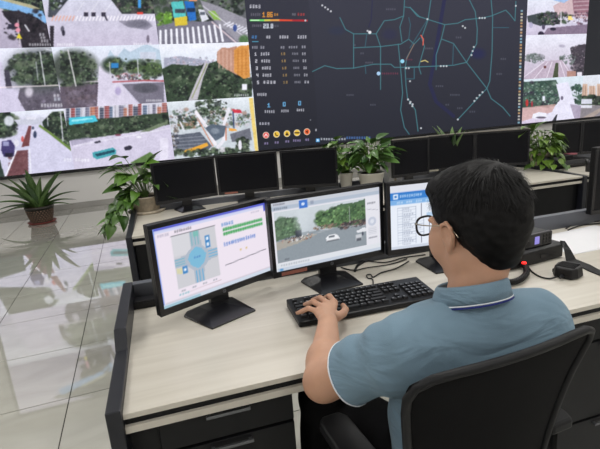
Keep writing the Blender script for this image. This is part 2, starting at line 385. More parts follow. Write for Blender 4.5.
LAV = (205, 200, 222); SKYC = (222, 226, 240); DG = (38, 52, 44); MG = (62, 88, 62); GREENS = [(38, 46, 42), (56, 70, 56), (80, 98, 76), (26, 31, 31), (104, 116, 96)]
def feed_r1c0(p):
    p.fill((190, 182, 204)); p.vgrad(0, (200, 192, 212), 46, (176, 168, 190))
    p.poly([(-40, -10), (60, -30), (60, 60), (52, 46), (51, 22), (10, 8), (-40, -8)], (36, 40, 46))
    p.blobs(0, -4, 55, 12, GREENS, 4, 50)
    p.poly([(-5, -3), (5, -2), (32, 5), (41, 9), (34, 9), (0, 1)], (178, 172, 140))
    p.poly([(-30, -8), (8, 2), (30, 8), (50, 13), (52, 28), (38, 18), (10, 10), (-30, 2)], (128, 176, 226))
    p.poly([(2, 11), (20, 11), (38, 18), (51, 28), (54, 48), (22, 48), (19, 32), (4, 16)], (46, 42, 50))
    p.blobs(4, 10, 52, 44, [(40, 36, 44), (58, 52, 58), (30, 30, 36)], 3, 40)
    p.line([(12, 17), (14, 27)], 1.2, (40, 40, 50)); p.rect(8, 24, 15, 29, (46, 44, 60))
    p.line([(18, 20), (20, 46)], .9, (210, 200, 210)); p.ell(17, 25, 2.4, 2.2, (226, 150, 170)); p.ell(18, 30, 2.4, 2.2, (226, 150, 170))
    p.poly([(19, 33), (22, 38.5), (16, 38.5)], (232, 214, 70)); p.line([(25, 25), (29, 31)], 1.5, (205, 205, 215))
    p.glyphs(39, 33, 45, 36, 2, (240, 240, 250)); p.glyphs(40, 36.5, 46, 39, 2, (240, 240, 250)); p.glyphs(41, 39.5, 49, 42.5, 3, (240, 240, 250))
    p.glyphs(29, 43.2, 52, 46, 9, (242, 242, 250)); p.noise(-50, -10, 60, 50, 12, 1.5)
def feed_r1c1(p):
    p.fill(LAV); p.vgrad(0, (206, 206, 224), 46, (198, 190, 212))
    p.poly([(50, -20), (84, -20), (54, 17), (48, 17)], (74, 78, 88)); p.blobs(48, -20, 78, 10, GREENS+[(150, 150, 170)], 3.5, 50, inside=[(50, -20), (84, -20), (54, 15), (48, 15)])
    p.poly([(96, -20), (165, -20), (165, 14), (122, 14)], (50, 56, 56)); p.blobs(98, -20, 160, 13, GREENS+[(90, 80, 86)], 4, 70, inside=[(98, -20), (165, -20), (165, 14), (122, 14)])
    p.rect(138, -4, 141, 8, (70, 150, 220)); p.rect(137, 12, 143, 14.5, (220, 70, 60)); p.line([(118, 14.5), (160, 15)], .8, (215, 210, 225))
    for k in range(32): x = 52+k*3.4; p.line([(x+1.8, 16.2), (x, 20.4)], 1.2, (244, 240, 248) if k > 6 else (226, 168, 150))
    p.poly([(118, 21), (145, 19), (153, 26), (146, 30), (128, 27)], (120, 116, 134), .6); p.ell(138, 24, 12, 4, (88, 88, 102), .55, .6)
    for x in (86, 93.5, 103.5): p.rect(x-2.2, 12.2, x+2.2, 16.5, (54, 50, 66)); p.rect(x-1.8, 10.6, x+1.8, 12.4, (216, 210, 226))
    p.line([(104, 14), (107, 20)], 1.6, (70, 66, 80)); p.ell(62.5, 29, 1.8, 3, (90, 88, 104)); p.ell(63.5, 33, 1.6, 3, (52, 50, 64))
    p.poly([(50, 26), (54, 26), (53.5, 48), (50, 48)], (46, 42, 50))
    for x in (84, 98, 112): p.line([(x, 2), (x-7, 12)], .7, (238, 238, 246), .7)
    p.ell(148, 39, 1.5, 4, (120, 112, 130)); p.glyphs(57, 43.3, 75, 46, 8, (245, 245, 252)); p.glyphs(133, 43, 152, 45.5, 8, (245, 245, 252)); p.noise(40, -10, 160, 50, 7, 1.4)
def feed_r1c2(p):
    p.fill((104, 106, 120)); p.vgrad(-10, (84, 90, 84), 46, (122, 120, 138))
    p.blobs(155, -20, 250, 22, GREENS, 4.5, 90); p.blobs(158, 12, 173, 28, [(110, 152, 60), (84, 124, 52)], 3.5, 20)
    p.poly([(150, 28), (176, 22), (215, 21), (262, 50), (150, 50)], (118, 116, 132))
    p.poly([(200, 0), (218, 6), (262, 26), (262, 50), (240, 44), (205, 12)], (150, 148, 160))
    p.poly([(171, 2), (183, 1), (187.5, 22), (175, 24)], (86, 190, 190)); p.poly([(174, 18), (187, 16), (187.5, 25), (175, 26)], (214, 190, 60)); p.rect(175, 9, 185, 13, (60, 70, 80))
    p.poly([(184, 1), (194, 2), (196.5, 20), (189, 21)], (40, 108, 190)); p.rect(187, 8, 195, 12, (30, 50, 80)); p.rect(189, -1, 197, 1, (230, 150, 120))
    p.poly([(198, 9), (204, 10), (209, 19), (202, 22)], (218, 220, 232)); p.rect(200, 12, 205, 15, (90, 96, 110))
    p.poly([(208, 11), (215, 11), (221, 20), (214, 20)], (140, 180, 84)); p.line([(203, 6), (246, 38)], 1, (220, 218, 230), .8); p.line([(212, 22), (240, 46)], 1.4, (236, 214, 220), .8)
    for k in range(12):
        x = 159+k*5.4; t = k/11; p.line([(x+1.4, 31-6*t), (x+1.4+3*t, 46-5*t)], 2.2, (238, 238, 248))
    for k in range(8): p.line([(224+k*3.2, 25+k*1.2), (227+k*3.2+3, 22+k*1.2)], 1.6, (232, 232, 244), .8)
    p.ell(235, 28, 2, 3.5, (60, 80, 140)); p.ell(244, 40, 5, 5, (70, 110, 60), .8, .5); p.noise(150, -20, 260, 50, 10, 1.4)
def feed_r2c0(p):
    p.fill(SKYC); p.vgrad(47, (228, 230, 244), 112, (176, 170, 196))
    p.poly([(-40, 62), (2, 62), (6, 90), (62, 84), (66, 116), (-40, 120)], (206, 200, 224))
    p.poly([(20, 88), (70, 84), (72, 116), (26, 112), (18, 98)], (96, 90, 104)); p.blobs(20, 88, 66, 110, [(86, 80, 94), (110, 104, 120)], 5, 30, .5)
    p.ell(40, 70, 32, 22, (86, 92, 96), .8, .5); p.ell(44, 70, 24, 16, (58, 68, 62), .9, .5); p.blobs(6, 56, 66, 84, GREENS, 5, 26, .7); p.blobs(20, 50, 66, 60, GREENS, 3, 14, .7)
    p.blobs(6, 54, 66, 86, GREENS, 4, 90, .7, inside=[(4, 70), (14, 54), (38, 48), (66, 50), (66, 87), (40, 86), (6, 80)])
    p.poly([(4, 70), (9, 70), (12, 88), (6, 88)], (64, 60, 76)); p.line([(0, 87.5), (64, 85)], 1, (240, 226, 232), .9)
    p.line([(40, 52), (45, 85)], 1, (226, 228, 236)); p.line([(36, 62), (38, 80)], .7, (200, 205, 212)); p.line([(46, 49), (60, 53)], .7, (220, 224, 234)); p.ell(29, 92, 4, 5, (224, 218, 232), .8, .7)
    p.glyphs(53.5, 94, 60, 97, 2, (240, 240, 250)); p.glyphs(54, 97.5, 61, 101, 2, (225, 235, 250)); p.glyphs(41, 103.5, 66, 107, 9, (242, 242, 250)); p.noise(-50, 45, 70, 115, 10, 1.5)
def feed_r2c1(p):
    p.fill(SKYC); p.vgrad(46, (224, 230, 244), 106, (196, 190, 212))
    p.poly([(106, 60), (110, 50), (116, 58), (124, 48), (130, 52), (146, 44), (164, 52), (164, 66), (106, 66)], (186, 204, 222))
    p.poly([(60, 84), (98, 82), (99, 106), (60, 110)], (94, 84, 98)); p.blobs(62, 86, 98, 106, [(90, 78, 86), (116, 106, 122)], 5, 26, .5)
    p.ell(74, 68, 24, 18, (60, 68, 60), .9, .4); p.blobs(60, 52, 96, 84, GREENS, 4.5, 30, .7)
    p.blobs(60, 50, 98, 86, GREENS, 4, 60, .75, inside=[(60, 50), (80, 54), (97, 64), (98, 84), (60, 87)])
    p.line([(68, 50), (76, 86)], 1.1, (228, 226, 230)); p.line([(86, 82), (99, 81)], .8, (200, 190, 200))
    p.poly([(99, 66), (103, 66), (121, 84), (140, 106), (97, 108)], (214, 208, 228))
    p.ell(113, 65, 11, 8, (52, 66, 56), 1, .5); p.ell(134, 67, 9, 7, (58, 72, 52), 1, .5); p.ell(152, 69, 13, 8, (72, 92, 60), 1, .5); p.rect(140, 52, 156, 62, (206, 204, 220), .6)
    p.blobs(102, 58, 164, 80, GREENS+[(110, 130, 84)], 3, 60, .7, inside=[(102, 62), (112, 57), (134, 58), (164, 60), (164, 80), (118, 80)])
    p.rect(111, 63, 118.5, 68, (52, 130, 196)); p.line([(109.5, 62), (110.5, 78)], .8, (220, 222, 230)); p.line([(137.5, 60), (138.5, 78)], .8, (220, 222, 230))
    p.blobs(112, 73, 140, 80, [(200, 196, 210), (150, 90, 96), (90, 80, 96)], 2, 22, .8); p.line([(113, 82), (144, 80.5), (164, 81)], 1.4, (176, 84, 92))
    p.poly([(122, 84), (164, 82), (164, 108), (142, 106)], (120, 116, 132)); p.ell(146, 88, 12, 5, (76, 76, 86), .8, .4); p.ell(118, 91, 3, 4, (172, 160, 200), .9, .5)
    p.glyphs(146, 99.4, 162, 101.6, 8, (244, 244, 252)); p.noise(60, 45, 165, 110, 10, 1.4)
def feed_r2c2(p):
    p.fill(SKYC); p.vgrad(45, (236, 238, 248), 66, (210, 218, 232))
    p.poly([(164, 58), (180, 56), (205, 60), (218, 62), (218, 70), (164, 72)], (168, 170, 190)); p.blobs(166, 57, 215, 66, [(190, 176, 190), (150, 156, 176)], 2, 30, .7)
    p.poly([(160, 70), (172, 64), (196, 66), (207, 64), (220, 60), (232, 70), (252, 80), (252, 106), (160, 108)], (52, 68, 52))
    p.blobs(162, 64, 252, 102, GREENS, 3.2, 130, .75)
    p.poly([(204.5, 63), (209, 63), (203, 78), (197.5, 100), (188, 101), (196, 82)], (190, 186, 196)); p.line([(207, 64), (192, 98)], 1, (128, 140, 84), .8)
    p.poly([(217, 52), (222, 47.5), (229, 48), (237, 46), (237, 75), (226, 69), (217, 62)], (188, 142, 124))
    for k in range(5): p.line([(219+k*4, 50), (219+k*4, 68+k)], 1, (212, 176, 160), .8)
    p.poly([(234, 50), (239, 46), (249, 45), (250, 77), (244, 79), (234, 72)], (214, 148, 76))
    for k in range(3): p.line([(238+k*4, 49), (238+k*4, 75)], .9, (180, 110, 44), .7)
    for k in range(8): p.line([(235, 51+k*3), (249, 49+k*3.2)], .5, (190, 122, 60), .6)
    p.rect(242, 84, 247, 90, (232, 232, 244)); p.glyphs(234, 94, 249, 96.5, 7, (244, 244, 252)); p.noise(160, 60, 255, 105, 12, 1.3)
def feed_r3c0(p):
    p.fill((204, 202, 226)); p.vgrad(112, (228, 232, 244), 122, (206, 204, 228))
    p.poly([(-40, 114), (10, 112), (20, 122), (-2, 140), (-40, 150)], DG); p.blobs(-10, 113, 18, 136, GREENS, 4, 45)
    p.ell(9, 121, 5, 5, (220, 224, 236), .9, .3); p.poly([(14, 120), (44, 117), (50, 124), (18, 125)], (198, 200, 216)); p.rect(26, 117, 36, 119.5, (226, 226, 240))
    p.poly([(42, 122), (52, 112), (72, 110), (74, 153), (66, 146), (44, 128)], DG); p.blobs(48, 112, 72, 146, GREENS, 3.5, 60, .8, inside=[(42, 122), (52, 112), (72, 110), (74, 153), (44, 128)])
    p.line([(40, 126), (50, 133), (64, 144), (73, 151)], 2.4, (104, 130, 66))
    p.poly([(28.5, 126), (31.5, 126), (29, 146), (21.5, 147)], (112, 62, 66)); p.poly([(17, 151), (28, 150), (28.5, 173), (10, 178), (6, 178)], (110, 72, 78)); p.blobs(8, 152, 28, 178, [(96, 56, 60), (128, 88, 90)], 2, 30, .5)
    p.line([(16, 151), (5, 178)], 1.3, (240, 240, 248)); p.line([(29.5, 149), (31, 174)], 1, (236, 236, 246)); p.line([(33, 127), (34, 135)], .7, (240, 240, 250))
    p.poly([(2, 141), (11, 140), (15, 146), (14, 156), (4, 157), (1, 150)], (66, 58, 106)); p.rect(3, 141.5, 9, 146, (150, 150, 190)); p.rect(5, 153, 13, 157, (40, 36, 56))
    p.ell(16.5, 143, 2.6, 3.6, (224, 222, 236)); p.ell(22.5, 139, 1.4, 3, (196, 90, 90)); p.ell(35, 134.5, 1.7, 3.6, (52, 62, 90)); p.ell(33, 128, 1.2, 1.6, (60, 70, 92))
    p.line([(60.5, 112), (63, 141)], 1, (222, 224, 234)); p.line([(47, 113), (48, 126)], .8, (214, 216, 226)); p.line([(21, 118), (22, 124)], .7, (190, 190, 210))
    p.poly([(-40, 158), (0, 160), (5, 178), (-40, 190)], (52, 66, 60)); p.glyphs(64, 158, 72, 161.5, 3, (240, 240, 250)); p.noise(-50, 110, 75, 182, 9, 1.5)
def feed_r3c1(p):
    p.fill((206, 200, 222)); p.rect(60, 100, 172, 125, (214, 214, 228))
    cols = [(150, 76, 76), (120, 120, 140), (70, 76, 94), (206, 204, 216), (166, 100, 92), (96, 114, 140), (190, 124, 100)]
    for k in range(22): x = 66+k*4.8; p.rect(x, 103+(k*7 % 5)*1.2, x+3.4+(k % 3)*.8, 121-(k*0.25), cols[(k*5+2) % 7]); p.line([(x+1.2, 105), (x+1.2, 119)], .5, (60, 60, 76), .6)
    for k in range(6): p.line([(64, 106+k*2.6), (170, 102+k*2.3)], .5, (200, 196, 212), .7)
    p.poly([(66, 121), (110, 118), (172, 112), (172, 124), (134, 132), (100, 137), (68, 141)], (54, 68, 54)); p.blobs(66, 116, 172, 136, GREENS, 2.6, 110, .8, inside=[(66, 121), (110, 118), (172, 112), (172, 124), (134, 132), (100, 137), (68, 142)])
    p.poly([(68.5, 118), (95, 115.5), (98, 121.5), (69.5, 125)], (70, 190, 214)); p.poly([(71, 120), (92, 117.5), (93, 119), (71.5, 122)], (150, 225, 235))
    p.poly([(70, 140), (88, 137), (94, 140), (72, 146)], (150, 144, 170), .6); p.line([(74, 146), (172, 128)], .8, (236, 234, 244), .7)
    p.poly([(92.5, 152.5), (113, 147.5), (116, 150), (116, 154), (97, 159.5), (93, 157)], (70, 160, 172)); p.poly([(95, 154), (114.5, 149.6), (115, 152), (97, 156.6)], (30, 74, 92))
    p.poly([(124, 147), (130, 145.4), (132.5, 147), (131, 149.6), (125, 150.4)], (48, 46, 62)); p.poly([(94, 142), (100, 140.5), (101, 142.4), (95, 143.6)], (62, 60, 76)); p.ell(118, 135, 3, 1, (120, 60, 80)); p.ell(139, 137, 2.6, 1.2, (228, 226, 238))
    p.poly([(140, 132), (158, 124), (168, 121), (168, 124), (150, 131)], (110, 124, 100)); p.rect(160, 138, 168, 165, (226, 222, 238), .8); p.glyphs(75, 158.5, 90, 161.5, 5, (245, 245, 252))
    p.poly([(130, 163), (150, 152), (156, 156), (148, 166)], (92, 120, 70)); p.noise(60, 100, 172, 170, 9, 1.4)
def feed_r3c2(p):
    p.fill((190, 196, 206)); p.vgrad(97, (230, 236, 244), 112, (200, 208, 216)); p.blobs(170, 108, 252, 128, [(150, 156, 170), (206, 204, 214), (90, 104, 96), (70, 90, 70), (170, 140, 130)], 2.5, 110, .8)
    p.blobs(196, 100, 228, 118, GREENS, 3, 40, .8); p.blobs(178, 115, 196, 130, GREENS+[(150, 120, 100)], 2.4, 34, .8)
    p.poly([(170, 136), (200, 132), (212, 146), (206, 152), (172, 154)], (92, 98, 112)); 
    for k in range(4): p.line([(171, 139+k*3.4), (206, 136+k*3.6)], .5, (190, 194, 204), .7)
    p.poly([(182, 151), (192, 148), (207, 142.5), (208.5, 145.5), (196, 151.5), (184, 153.5)], (232, 168, 62))
    p.line([(196, 112), (206, 126), (215.5, 144)], 3.2, (234, 230, 238)); p.line([(229, 109), (223, 127), (224, 140), (218, 147)], 3.2, (230, 228, 238)); p.line([(199, 121), (213, 146)], .8, (208, 120, 84))
    p.poly([(205, 128), (212, 124), (226, 126), (224, 136), (215.5, 141)], (88, 100, 116)); p.ell(215, 131, 4, 3, (140, 150, 164), .8, .5); p.line([(226, 128), (226, 140)], 1, (206, 110, 70))
    p.poly([(232, 109), (241, 110), (242, 113), (233, 113)], (206, 60, 76)); p.poly([(229, 128), (236, 129), (237, 131), (229, 131)], (232, 160, 66)); p.poly([(230, 134), (250, 128), (252, 140), (232, 142)], (110, 112, 124)); p.line([(233, 112), (234, 128)], 1.2, (60, 70, 110))
    p.blobs(170, 149, 252, 156, GREENS, 3, 60, .85); p.blobs(236, 138, 250, 152, GREENS, 3, 30, .8); p.ell(240, 145, 1.8, 5, (228, 226, 238)); p.rect(220, 147, 225, 152, (226, 222, 232), .8)
    p.blobs(170, 124, 178, 150, [(120, 110, 100), (200, 200, 210), (60, 60, 70)], 2, 24, .8); p.line([(180, 122), (184, 130)], 1.5, (220, 222, 232)); p.noise(165, 95, 255, 160, 14, 1.3)
    p.poly([(248.8, 98), (252.8, 98), (258.5, 152), (255.2, 152)], (232, 206, 122))
def feed_r1r(p):
    p.fill((214, 208, 226)); p.vgrad(0, (224, 226, 240), 38, (200, 190, 214))
    p.poly([(553, 6), (575, -6), (600, -8), (600, 20), (556, 16)], (206, 180, 186)); p.poly([(572, -4), (600, -8), (600, 18), (574, 15)], (150, 110, 124)); p.poly([(553, 0), (562, -8), (584, -10), (564, 3)], (160, 186, 226))
    for k in range(4): p.line([(574, 2+k*4), (590, 1+k*4)], .8, (210, 190, 200), .8)
    p.poly([(527, 16), (540, 13), (556, 12), (560, 24), (540, 26), (528, 22)], (66, 74, 78)); p.blobs(536, 12, 572, 24, GREENS+[(110, 90, 110)], 2.4, 40, .8)
    p.rect(568, 16, 573, 20, (246, 220, 130)); p.blobs(572, 12, 590, 24, [(90, 70, 84), (220, 220, 240), (140, 110, 130)], 1.6, 26, .8); p.line([(561, 12), (561, 26)], .9, (226, 220, 232))
    p.poly([(548, 28), (590, 24), (590, 38), (540, 38)], (134, 118, 140)); p.ell(541, 34, 3, 2.6, (50, 44, 64)); p.ell(553, 29, 3, 1.6, (48, 44, 62)); p.ell(543.5, 27, 1.6, 2.6, (80, 74, 96)); p.ell(531, 25, 2, 3, (170, 166, 196), .8)
    p.glyphs(565, 35, 584, 37.6, 7, (244, 244, 252)); p.noise(520, -10, 600, 40, 10, 1.2)
def feed_r2r(p):
    p.fill((214, 208, 224)); p.vgrad(38, (228, 228, 242), 80, (190, 176, 196))
    p.ell(562, 46, 3, 1.5, (160, 154, 176), .7, .6); p.poly([(570, 48), (584, 44), (590, 44), (590, 82), (577, 82)], (72, 66, 76)); p.blobs(570, 46, 586, 72, [(60, 58, 66), (90, 84, 92), (120, 110, 120)], 2.2, 30, .8)
    p.blobs(524, 54, 545, 62, [(110, 120, 120), (150, 150, 160), (90, 100, 96)], 2.5, 26, .8); p.blobs(560, 54, 576, 64, [(110, 120, 120), (80, 90, 84)], 2, 16, .8)
    p.poly([(545, 61), (562, 60), (580, 82), (522, 82)], (190, 174, 192))
    for a, b in ((544, 520), (548, 533), (552, 546), (560, 566), (563, 574)): p.line([(a, 62), (b, 80)], .8, (238, 230, 242), .8)
    p.poly([(555.5, 63), (558.5, 63), (558, 81), (552, 81)], (72, 80, 60)); p.rect(567, 71, 576, 80, (176, 136, 126)); p.ell(545, 67, 1.4, 1.4, (110, 70, 70)); p.rect(577, 72, 582, 79, (226, 222, 234)); p.noise(520, 38, 600, 82, 9, 1.2)
def feed_r3r(p):
    p.fill((214, 206, 226)); p.vgrad(80, (214, 226, 236), 122, (212, 200, 222))
    p.poly([(520, 82), (556, 80), (562, 92), (556, 106), (522, 108)], (62, 84, 76)); p.blobs(522, 82, 562, 106, [(52, 76, 68), (84, 108, 92), (120, 140, 130), (60, 56, 70)], 2.4, 90, .8)
    p.blobs(571, 84, 582, 104, [(52, 76, 68), (74, 98, 84)], 2.6, 26, .85); p.poly([(556, 84), (568, 82), (574, 100), (580, 124), (540, 124), (560, 100)], (226, 224, 242)); p.ell(562, 98, 1.4, 2, (110, 104, 126))
    p.poly([(520, 108), (556, 104), (552, 112), (520, 122)], (204, 164, 160), .8); p.rect(542.5, 96, 545, 101, (220, 224, 236)); p.ell(527, 103, 1.4, 3.6, (190, 60, 60)); p.ell(532, 104, 1, 3, (160, 60, 70))
    p.poly([(533, 114), (539, 112), (546, 113), (548, 117), (536, 119), (532, 118)], (232, 232, 244)); p.ell(541, 117.5, 5, 1, (70, 60, 80), .8); p.poly([(552, 121), (556, 115), (557.6, 114), (556, 121)], (60, 60, 70))
    p.poly([(570, 104), (582, 106), (582, 124), (576, 124)], (150, 136, 160), .7); p.noise(520, 80, 600, 124, 10, 1.2)
def feed_r3rb(p):
    p.fill((206, 204, 214)); p.vgrad(80, (220, 224, 234), 100, (206, 196, 196))
    for k in range(9): x = 581+k*8; p.rect(x, 84+(k % 2)*2, x+6.4, 100, (206, 176, 158)); p.line([(x+2, 86), (x+2, 98)], .7, (150, 120, 110), .8); p.line([(x+4.3, 86), (x+4.3, 98)], .7, (150, 120, 110), .8)
    p.rect(578, 96, 700, 105, (62, 66, 62)); p.blobs(580, 95, 660, 106, GREENS, 2.4, 60, .85); p.rect(581, 99, 592, 104, (210, 212, 226)); p.poly([(578, 106), (700, 102), (700, 124), (578, 124)], (136, 130, 136)); p.poly([(582, 118), (600, 108), (604, 109), (588, 121)], (176, 160, 150), .8); p.rect(578, 105, 592, 108, (222, 222, 234)); p.noise(575, 80, 700, 124, 12, 1.3)
def feed_black(p): p.fill((42, 43, 47))

def main_screen(p):
    p.fill((46, 47, 60)); t = np.clip((p.Y-0)/140.0, 0, 1)[..., None]
    p.img = (np.array((60, 61, 74))*(1-t)+np.array((38, 40, 50))*t)/255.0
    m = (p.X < 313+(p.Y-60)*0.07)
    p.img[m] *= 0.93
    # ---- left data column
    W = (232, 232, 244); O = (240, 160, 60)
    p.glyphs(249.5, 4.8, 261, 8.3, 4, W, 1); p.glyphs(250.5, 13, 261, 16, 5, (130, 124, 140), .8)
    p.text('1.86', 262.5, 12, 3.0, 5.2, O); p.glyphs(274, 13, 278.5, 16, 2, O); p.glyphs(292, 13, 296, 15.6, 2, (150, 150, 160), .8)
    p.glyphs(297.5, 13, 305, 15.8, 3, (214, 64, 64))
    xs = [250.5, 264, 273, 282, 307]; cs = [(110, 220, 120), (225, 190, 70), (235, 160, 70), (225, 80, 60), (190, 56, 60)]
    p.line([(250.5, 20.3), (265, 20.3)], 1.8, (110, 214, 110)); p.line([(265, 20.3), (271, 20.2)], 1.8, (214, 206, 90)); p.line([(271, 20.2), (280, 20.2)], 1.8, (232, 160, 80)); p.line([(280, 20.2), (293, 20.4)], 1.8, (222, 76, 52)); p.line([(293, 20.4), (307, 20.6)], 1.8, (176, 44, 54))
    p.line([(251, 20.2), (259, 20.2)], .8, (225, 250, 225)); p.ell(305.4, 20.5, 1, 1, (190, 190, 200))
    p.glyphs(252, 24.4, 262, 27, 5, (130, 124, 140), .8); p.text('23.8', 263.3, 23.7, 2.9, 4.6, (228, 236, 250)); p.glyphs(273, 25, 279, 27, 3, (120, 118, 132), .8)
    p.glyphs(251.5, 35.5, 257.5, 38.6, 2, (80, 150, 224), 1); p.rect(252, 41.2, 258.5, 42, (80, 160, 190)); p.glyphs(266, 35.5, 271, 38.6, 2, W, 1); p.glyphs(279.5, 35.3, 289, 38.8, 4, W, 1); p.glyphs(297.5, 35.3, 307, 38.6, 4, W, 1)
    p.glyphs(252, 46, 258, 48.8, 3, (190, 190, 204), .9); p.glyphs(260, 46, 265, 48.8, 2, (190, 190, 204), .9); p.glyphs(280.5, 46, 285, 48.8, 2, (190, 190, 204), .9); p.glyphs(288.5, 46, 298, 48.4, 4, (190, 190, 204), .9); p.glyphs(301.5, 45.4, 306, 48.4, 2, (200, 200, 214), .9)
    for k in range(5):
        y = 52.3+k*7.1; x = k*.6
        p.text(str(k+1), 254.6+x, y, 2.4, 3.4, (232, 232, 244)); p.glyphs(260.5+x, y, 270+x+(4 if k == 4 else 0), y+3.2, 4, W, 1)
        p.text('1.8', 281+x, y+.2, 1.7, 2.6, (200, 160, 90), .9); p.glyphs(292+x, y+.2, 298.5+x, y+2.6, 4, (180, 180, 194), .8); p.glyphs(302+x, y, 306+x+(1 if k == 4 else 0), y+2.8, 2, (220, 220, 232), .95)
    p.glyphs(257, 93, 267, 96, 5, W, 1); p.text('1', 267.4, 103, 3.4, 4.4, (110, 180, 230)); p.text('0', 282.8, 102, 3.4, 4.4, (110, 180, 230)); p.text('0', 298.2, 101, 3.4, 4.4, (110, 180, 230))
    p.glyphs(264.5, 110.2, 275, 113, 5, W, .95); p.glyphs(281, 109.6, 289, 112.2, 4, W, .95); p.glyphs(296.5, 108.8, 304.5, 111.4, 4, W, .95); p.glyphs(259, 122.2, 270, 125, 4, (220, 220, 236), .95)
    for k, (x, y, c) in enumerate(((266, 135.2, (232, 84, 86)), (276.5, 134.3, (240, 196, 66)), (287, 133.6, (240, 196, 66)), (297, 132.8, (240, 196, 66)), (307, 131.7, (238, 104, 56)))):
        p.ell(x, y, 3.2, 3.3, (232, 222, 200)); p.ell(x, y, 2.7, 2.8, c)
    p.line([(264.6, 136.2), (266, 134), (267.4, 136.2)], .9, (250, 230, 230)); p.line([(275.4, 133.2), (276, 135.4), (277.8, 135.6)], .9, (70, 50, 30)); p.poly([(287, 131.8), (289, 135.4), (285, 135.4)], (70, 50, 30)); p.line([(295, 132.8), (299, 132.8)], 1.4, (70, 50, 30)); p.poly([(305.2, 131.7), (308, 130), (308, 133.6)], (80, 30, 20))
    for x, y in ((264, 142.3), (274.6, 141.3), (285, 140.3), (293, 139.4), (305, 138.6)): p.glyphs(x, y, x+(8 if x == 293 else 4.6), y+2.2, 4 if x == 293 else 2, (196, 176, 236), .9)
    # ---- road map
    T = (74, 132, 142); T2 = (60, 104, 120)
    a = lambda L: [(310+x*.245, y*.245) for x, y in L]; b = lambda L: [(410+x*.29, y*.29) for x, y in L]
    for L, w in ((b([(122, -20), (108, 60), (85, 200), (68, 290), (90, 350), (150, 400)]), 3.6), (a([(255, -10), (250, 80), (240, 110)]), 1.0)): p.line(L, w, (38, 40, 84), .6)
    p.ell(*b([(235, 185)])[0], 7, 5, (36, 40, 88), .6, .8); p.ell(*a([(325, 140)])[0], 7, 5, (44, 46, 84), .4, .8); p.ell(*a([(110, 125)])[0], 8, 4, (40, 52, 84), .35, .8)
    for L in (a([(122, 72), (145, 120), (178, 138), (270, 138), (303, 85), (345, 80), (382, 65), (387, -20)]), a([(387, 28), (410, 32), (449, 70)]), a([(178, 138), (178, 278)]), a([(178, 195), (290, 190), (370, 180), (403, 160), (425, 180), (449, 155)]),
              a([(270, 138), (288, 190), (288, 365)]), a([(10, 292), (60, 268), (110, 280), (178, 278), (260, 262), (330, 262), (345, 275), (449, 273)]), a([(382, 65), (367, 110), (375, 170)]), a([(360, 180), (370, 280), (378, 380), (370, 449), (385, 520), (405, 548)]),
              a([(425, 180), (395, 235), (388, 280), (392, 350), (398, 400), (430, 449), (441, 535)]), b([(0, 25), (25, 55), (65, 68), (120, 85), (165, 80), (190, 68), (250, 62), (280, 55), (330, 35), (345, 50), (362, 72), (365, 5)]),
              b([(75, -20), (62, 68), (40, 130), (50, 160), (30, 230), (38, 255)]), b([(200, -10), (225, 40), (232, 100), (230, 150), (195, 215), (150, 225), (0, 232)]), b([(120, 85), (108, 135), (90, 190), (90, 240)]), b([(110, 135), (150, 150), (195, 215), (265, 305), (280, 340), (320, 370), (345, 400)]),
              b([(278, -20), (285, 60), (283, 180), (275, 280), (265, 305), (165, 412)])):
        p.line(L, 0.9, T, .85)
    for L in (a([(232, 140), (225, 190)]), a([(403, 72), (410, 100), (403, 160)]), a([(425, 280), (425, 322), (390, 322)]), a([(225, 265), (228, 300)]), b([(150, 150), (147, 225)]), b([(285, 95), (340, 95)]), b([(15, 235), (15, 270)]), b([(60, 68), (0, 165)])): p.line(L, .8, T2, .85)
    p.line(b([(38, 122), (46, 135), (45, 155)]), 1.1, (220, 96, 80)); p.line(b([(38, 212), (52, 208), (62, 214)]), 1.0, (206, 190, 120)); p.line(a([(395, 240), (412, 205), (425, 180)]), 1, (170, 110, 90), .6)
    for x, y in a([(50, 22), (62, 30), (73, 38), (85, 46), (400, 406), (410, 416), (419, 426), (235, 126), (244, 134), (392, 278), (403, 278)]): p.ell(x, y, 1.0, 1.0, (206, 208, 216), .9, .4)
    for x, y in b([(240, 62), (249, 62), (258, 62), (212, 190), (216, 176), (220, 162), (106, 228), (116, 228), (126, 228), (222, 348), (230, 338), (240, 328), (250, 318), (165, 412), (38, 442), (182, 90), (190, 96), (0, 356), (8, 366), (60, 66), (365, 20), (0, 280)]): p.ell(x, y, .95, .95, (206, 210, 216), .9, .4)
    p.ell(*a([(377, 250)])[0], 2.0, 2.0, (150, 214, 240)); p.ell(*a([(280, 300)])[0], 1.9, 1.9, (170, 206, 240)); p.ell(*a([(244, 132)])[0], 1.6, 1.6, (230, 230, 236))
    p.glyphs(*a([(292, 296)])[0], *a([(362, 304)])[0], 8, (150, 60, 84), .7); p.glyphs(*a([(388, 240)])[0], *a([(420, 247)])[0], 4, (150, 60, 84), .6)
    for x, y, n in ((310, 34, 5), (148, 384, 4), (245, 424, 3), (225, 252, 4), (205, 214, 2), (180, 180, 1)): q = a([(x, y)])[0]; p.glyphs(q[0], q[1], q[0]+n*2.0, q[1]+1.8, n, (124, 124, 140), .6)
    for x, y, n in ((158, 126, 3), (312, 200, 3), (298, 252, 3), (88, 294, 4), (138, 324, 5), (122, 358, 2), (162, 370, 3), (205, 382, 3), (52, 164, 4)): q = b([(x, y)])[0]; p.glyphs(q[0], q[1], q[0]+n*2.0, q[1]+1.8, n, (124, 124, 140), .6)
    rs = np.random.RandomState(3)
    for k in range(38):
        y = 10+k*3.1; x = 521.8-k*.085; c = [(232, 226, 220), (226, 176, 120), (150, 200, 220), (226, 220, 180)][rs.randint(4)]; p.rect(x-1.1, y, x+1.1, y+1.7+rs.rand()*.5, c, .75)
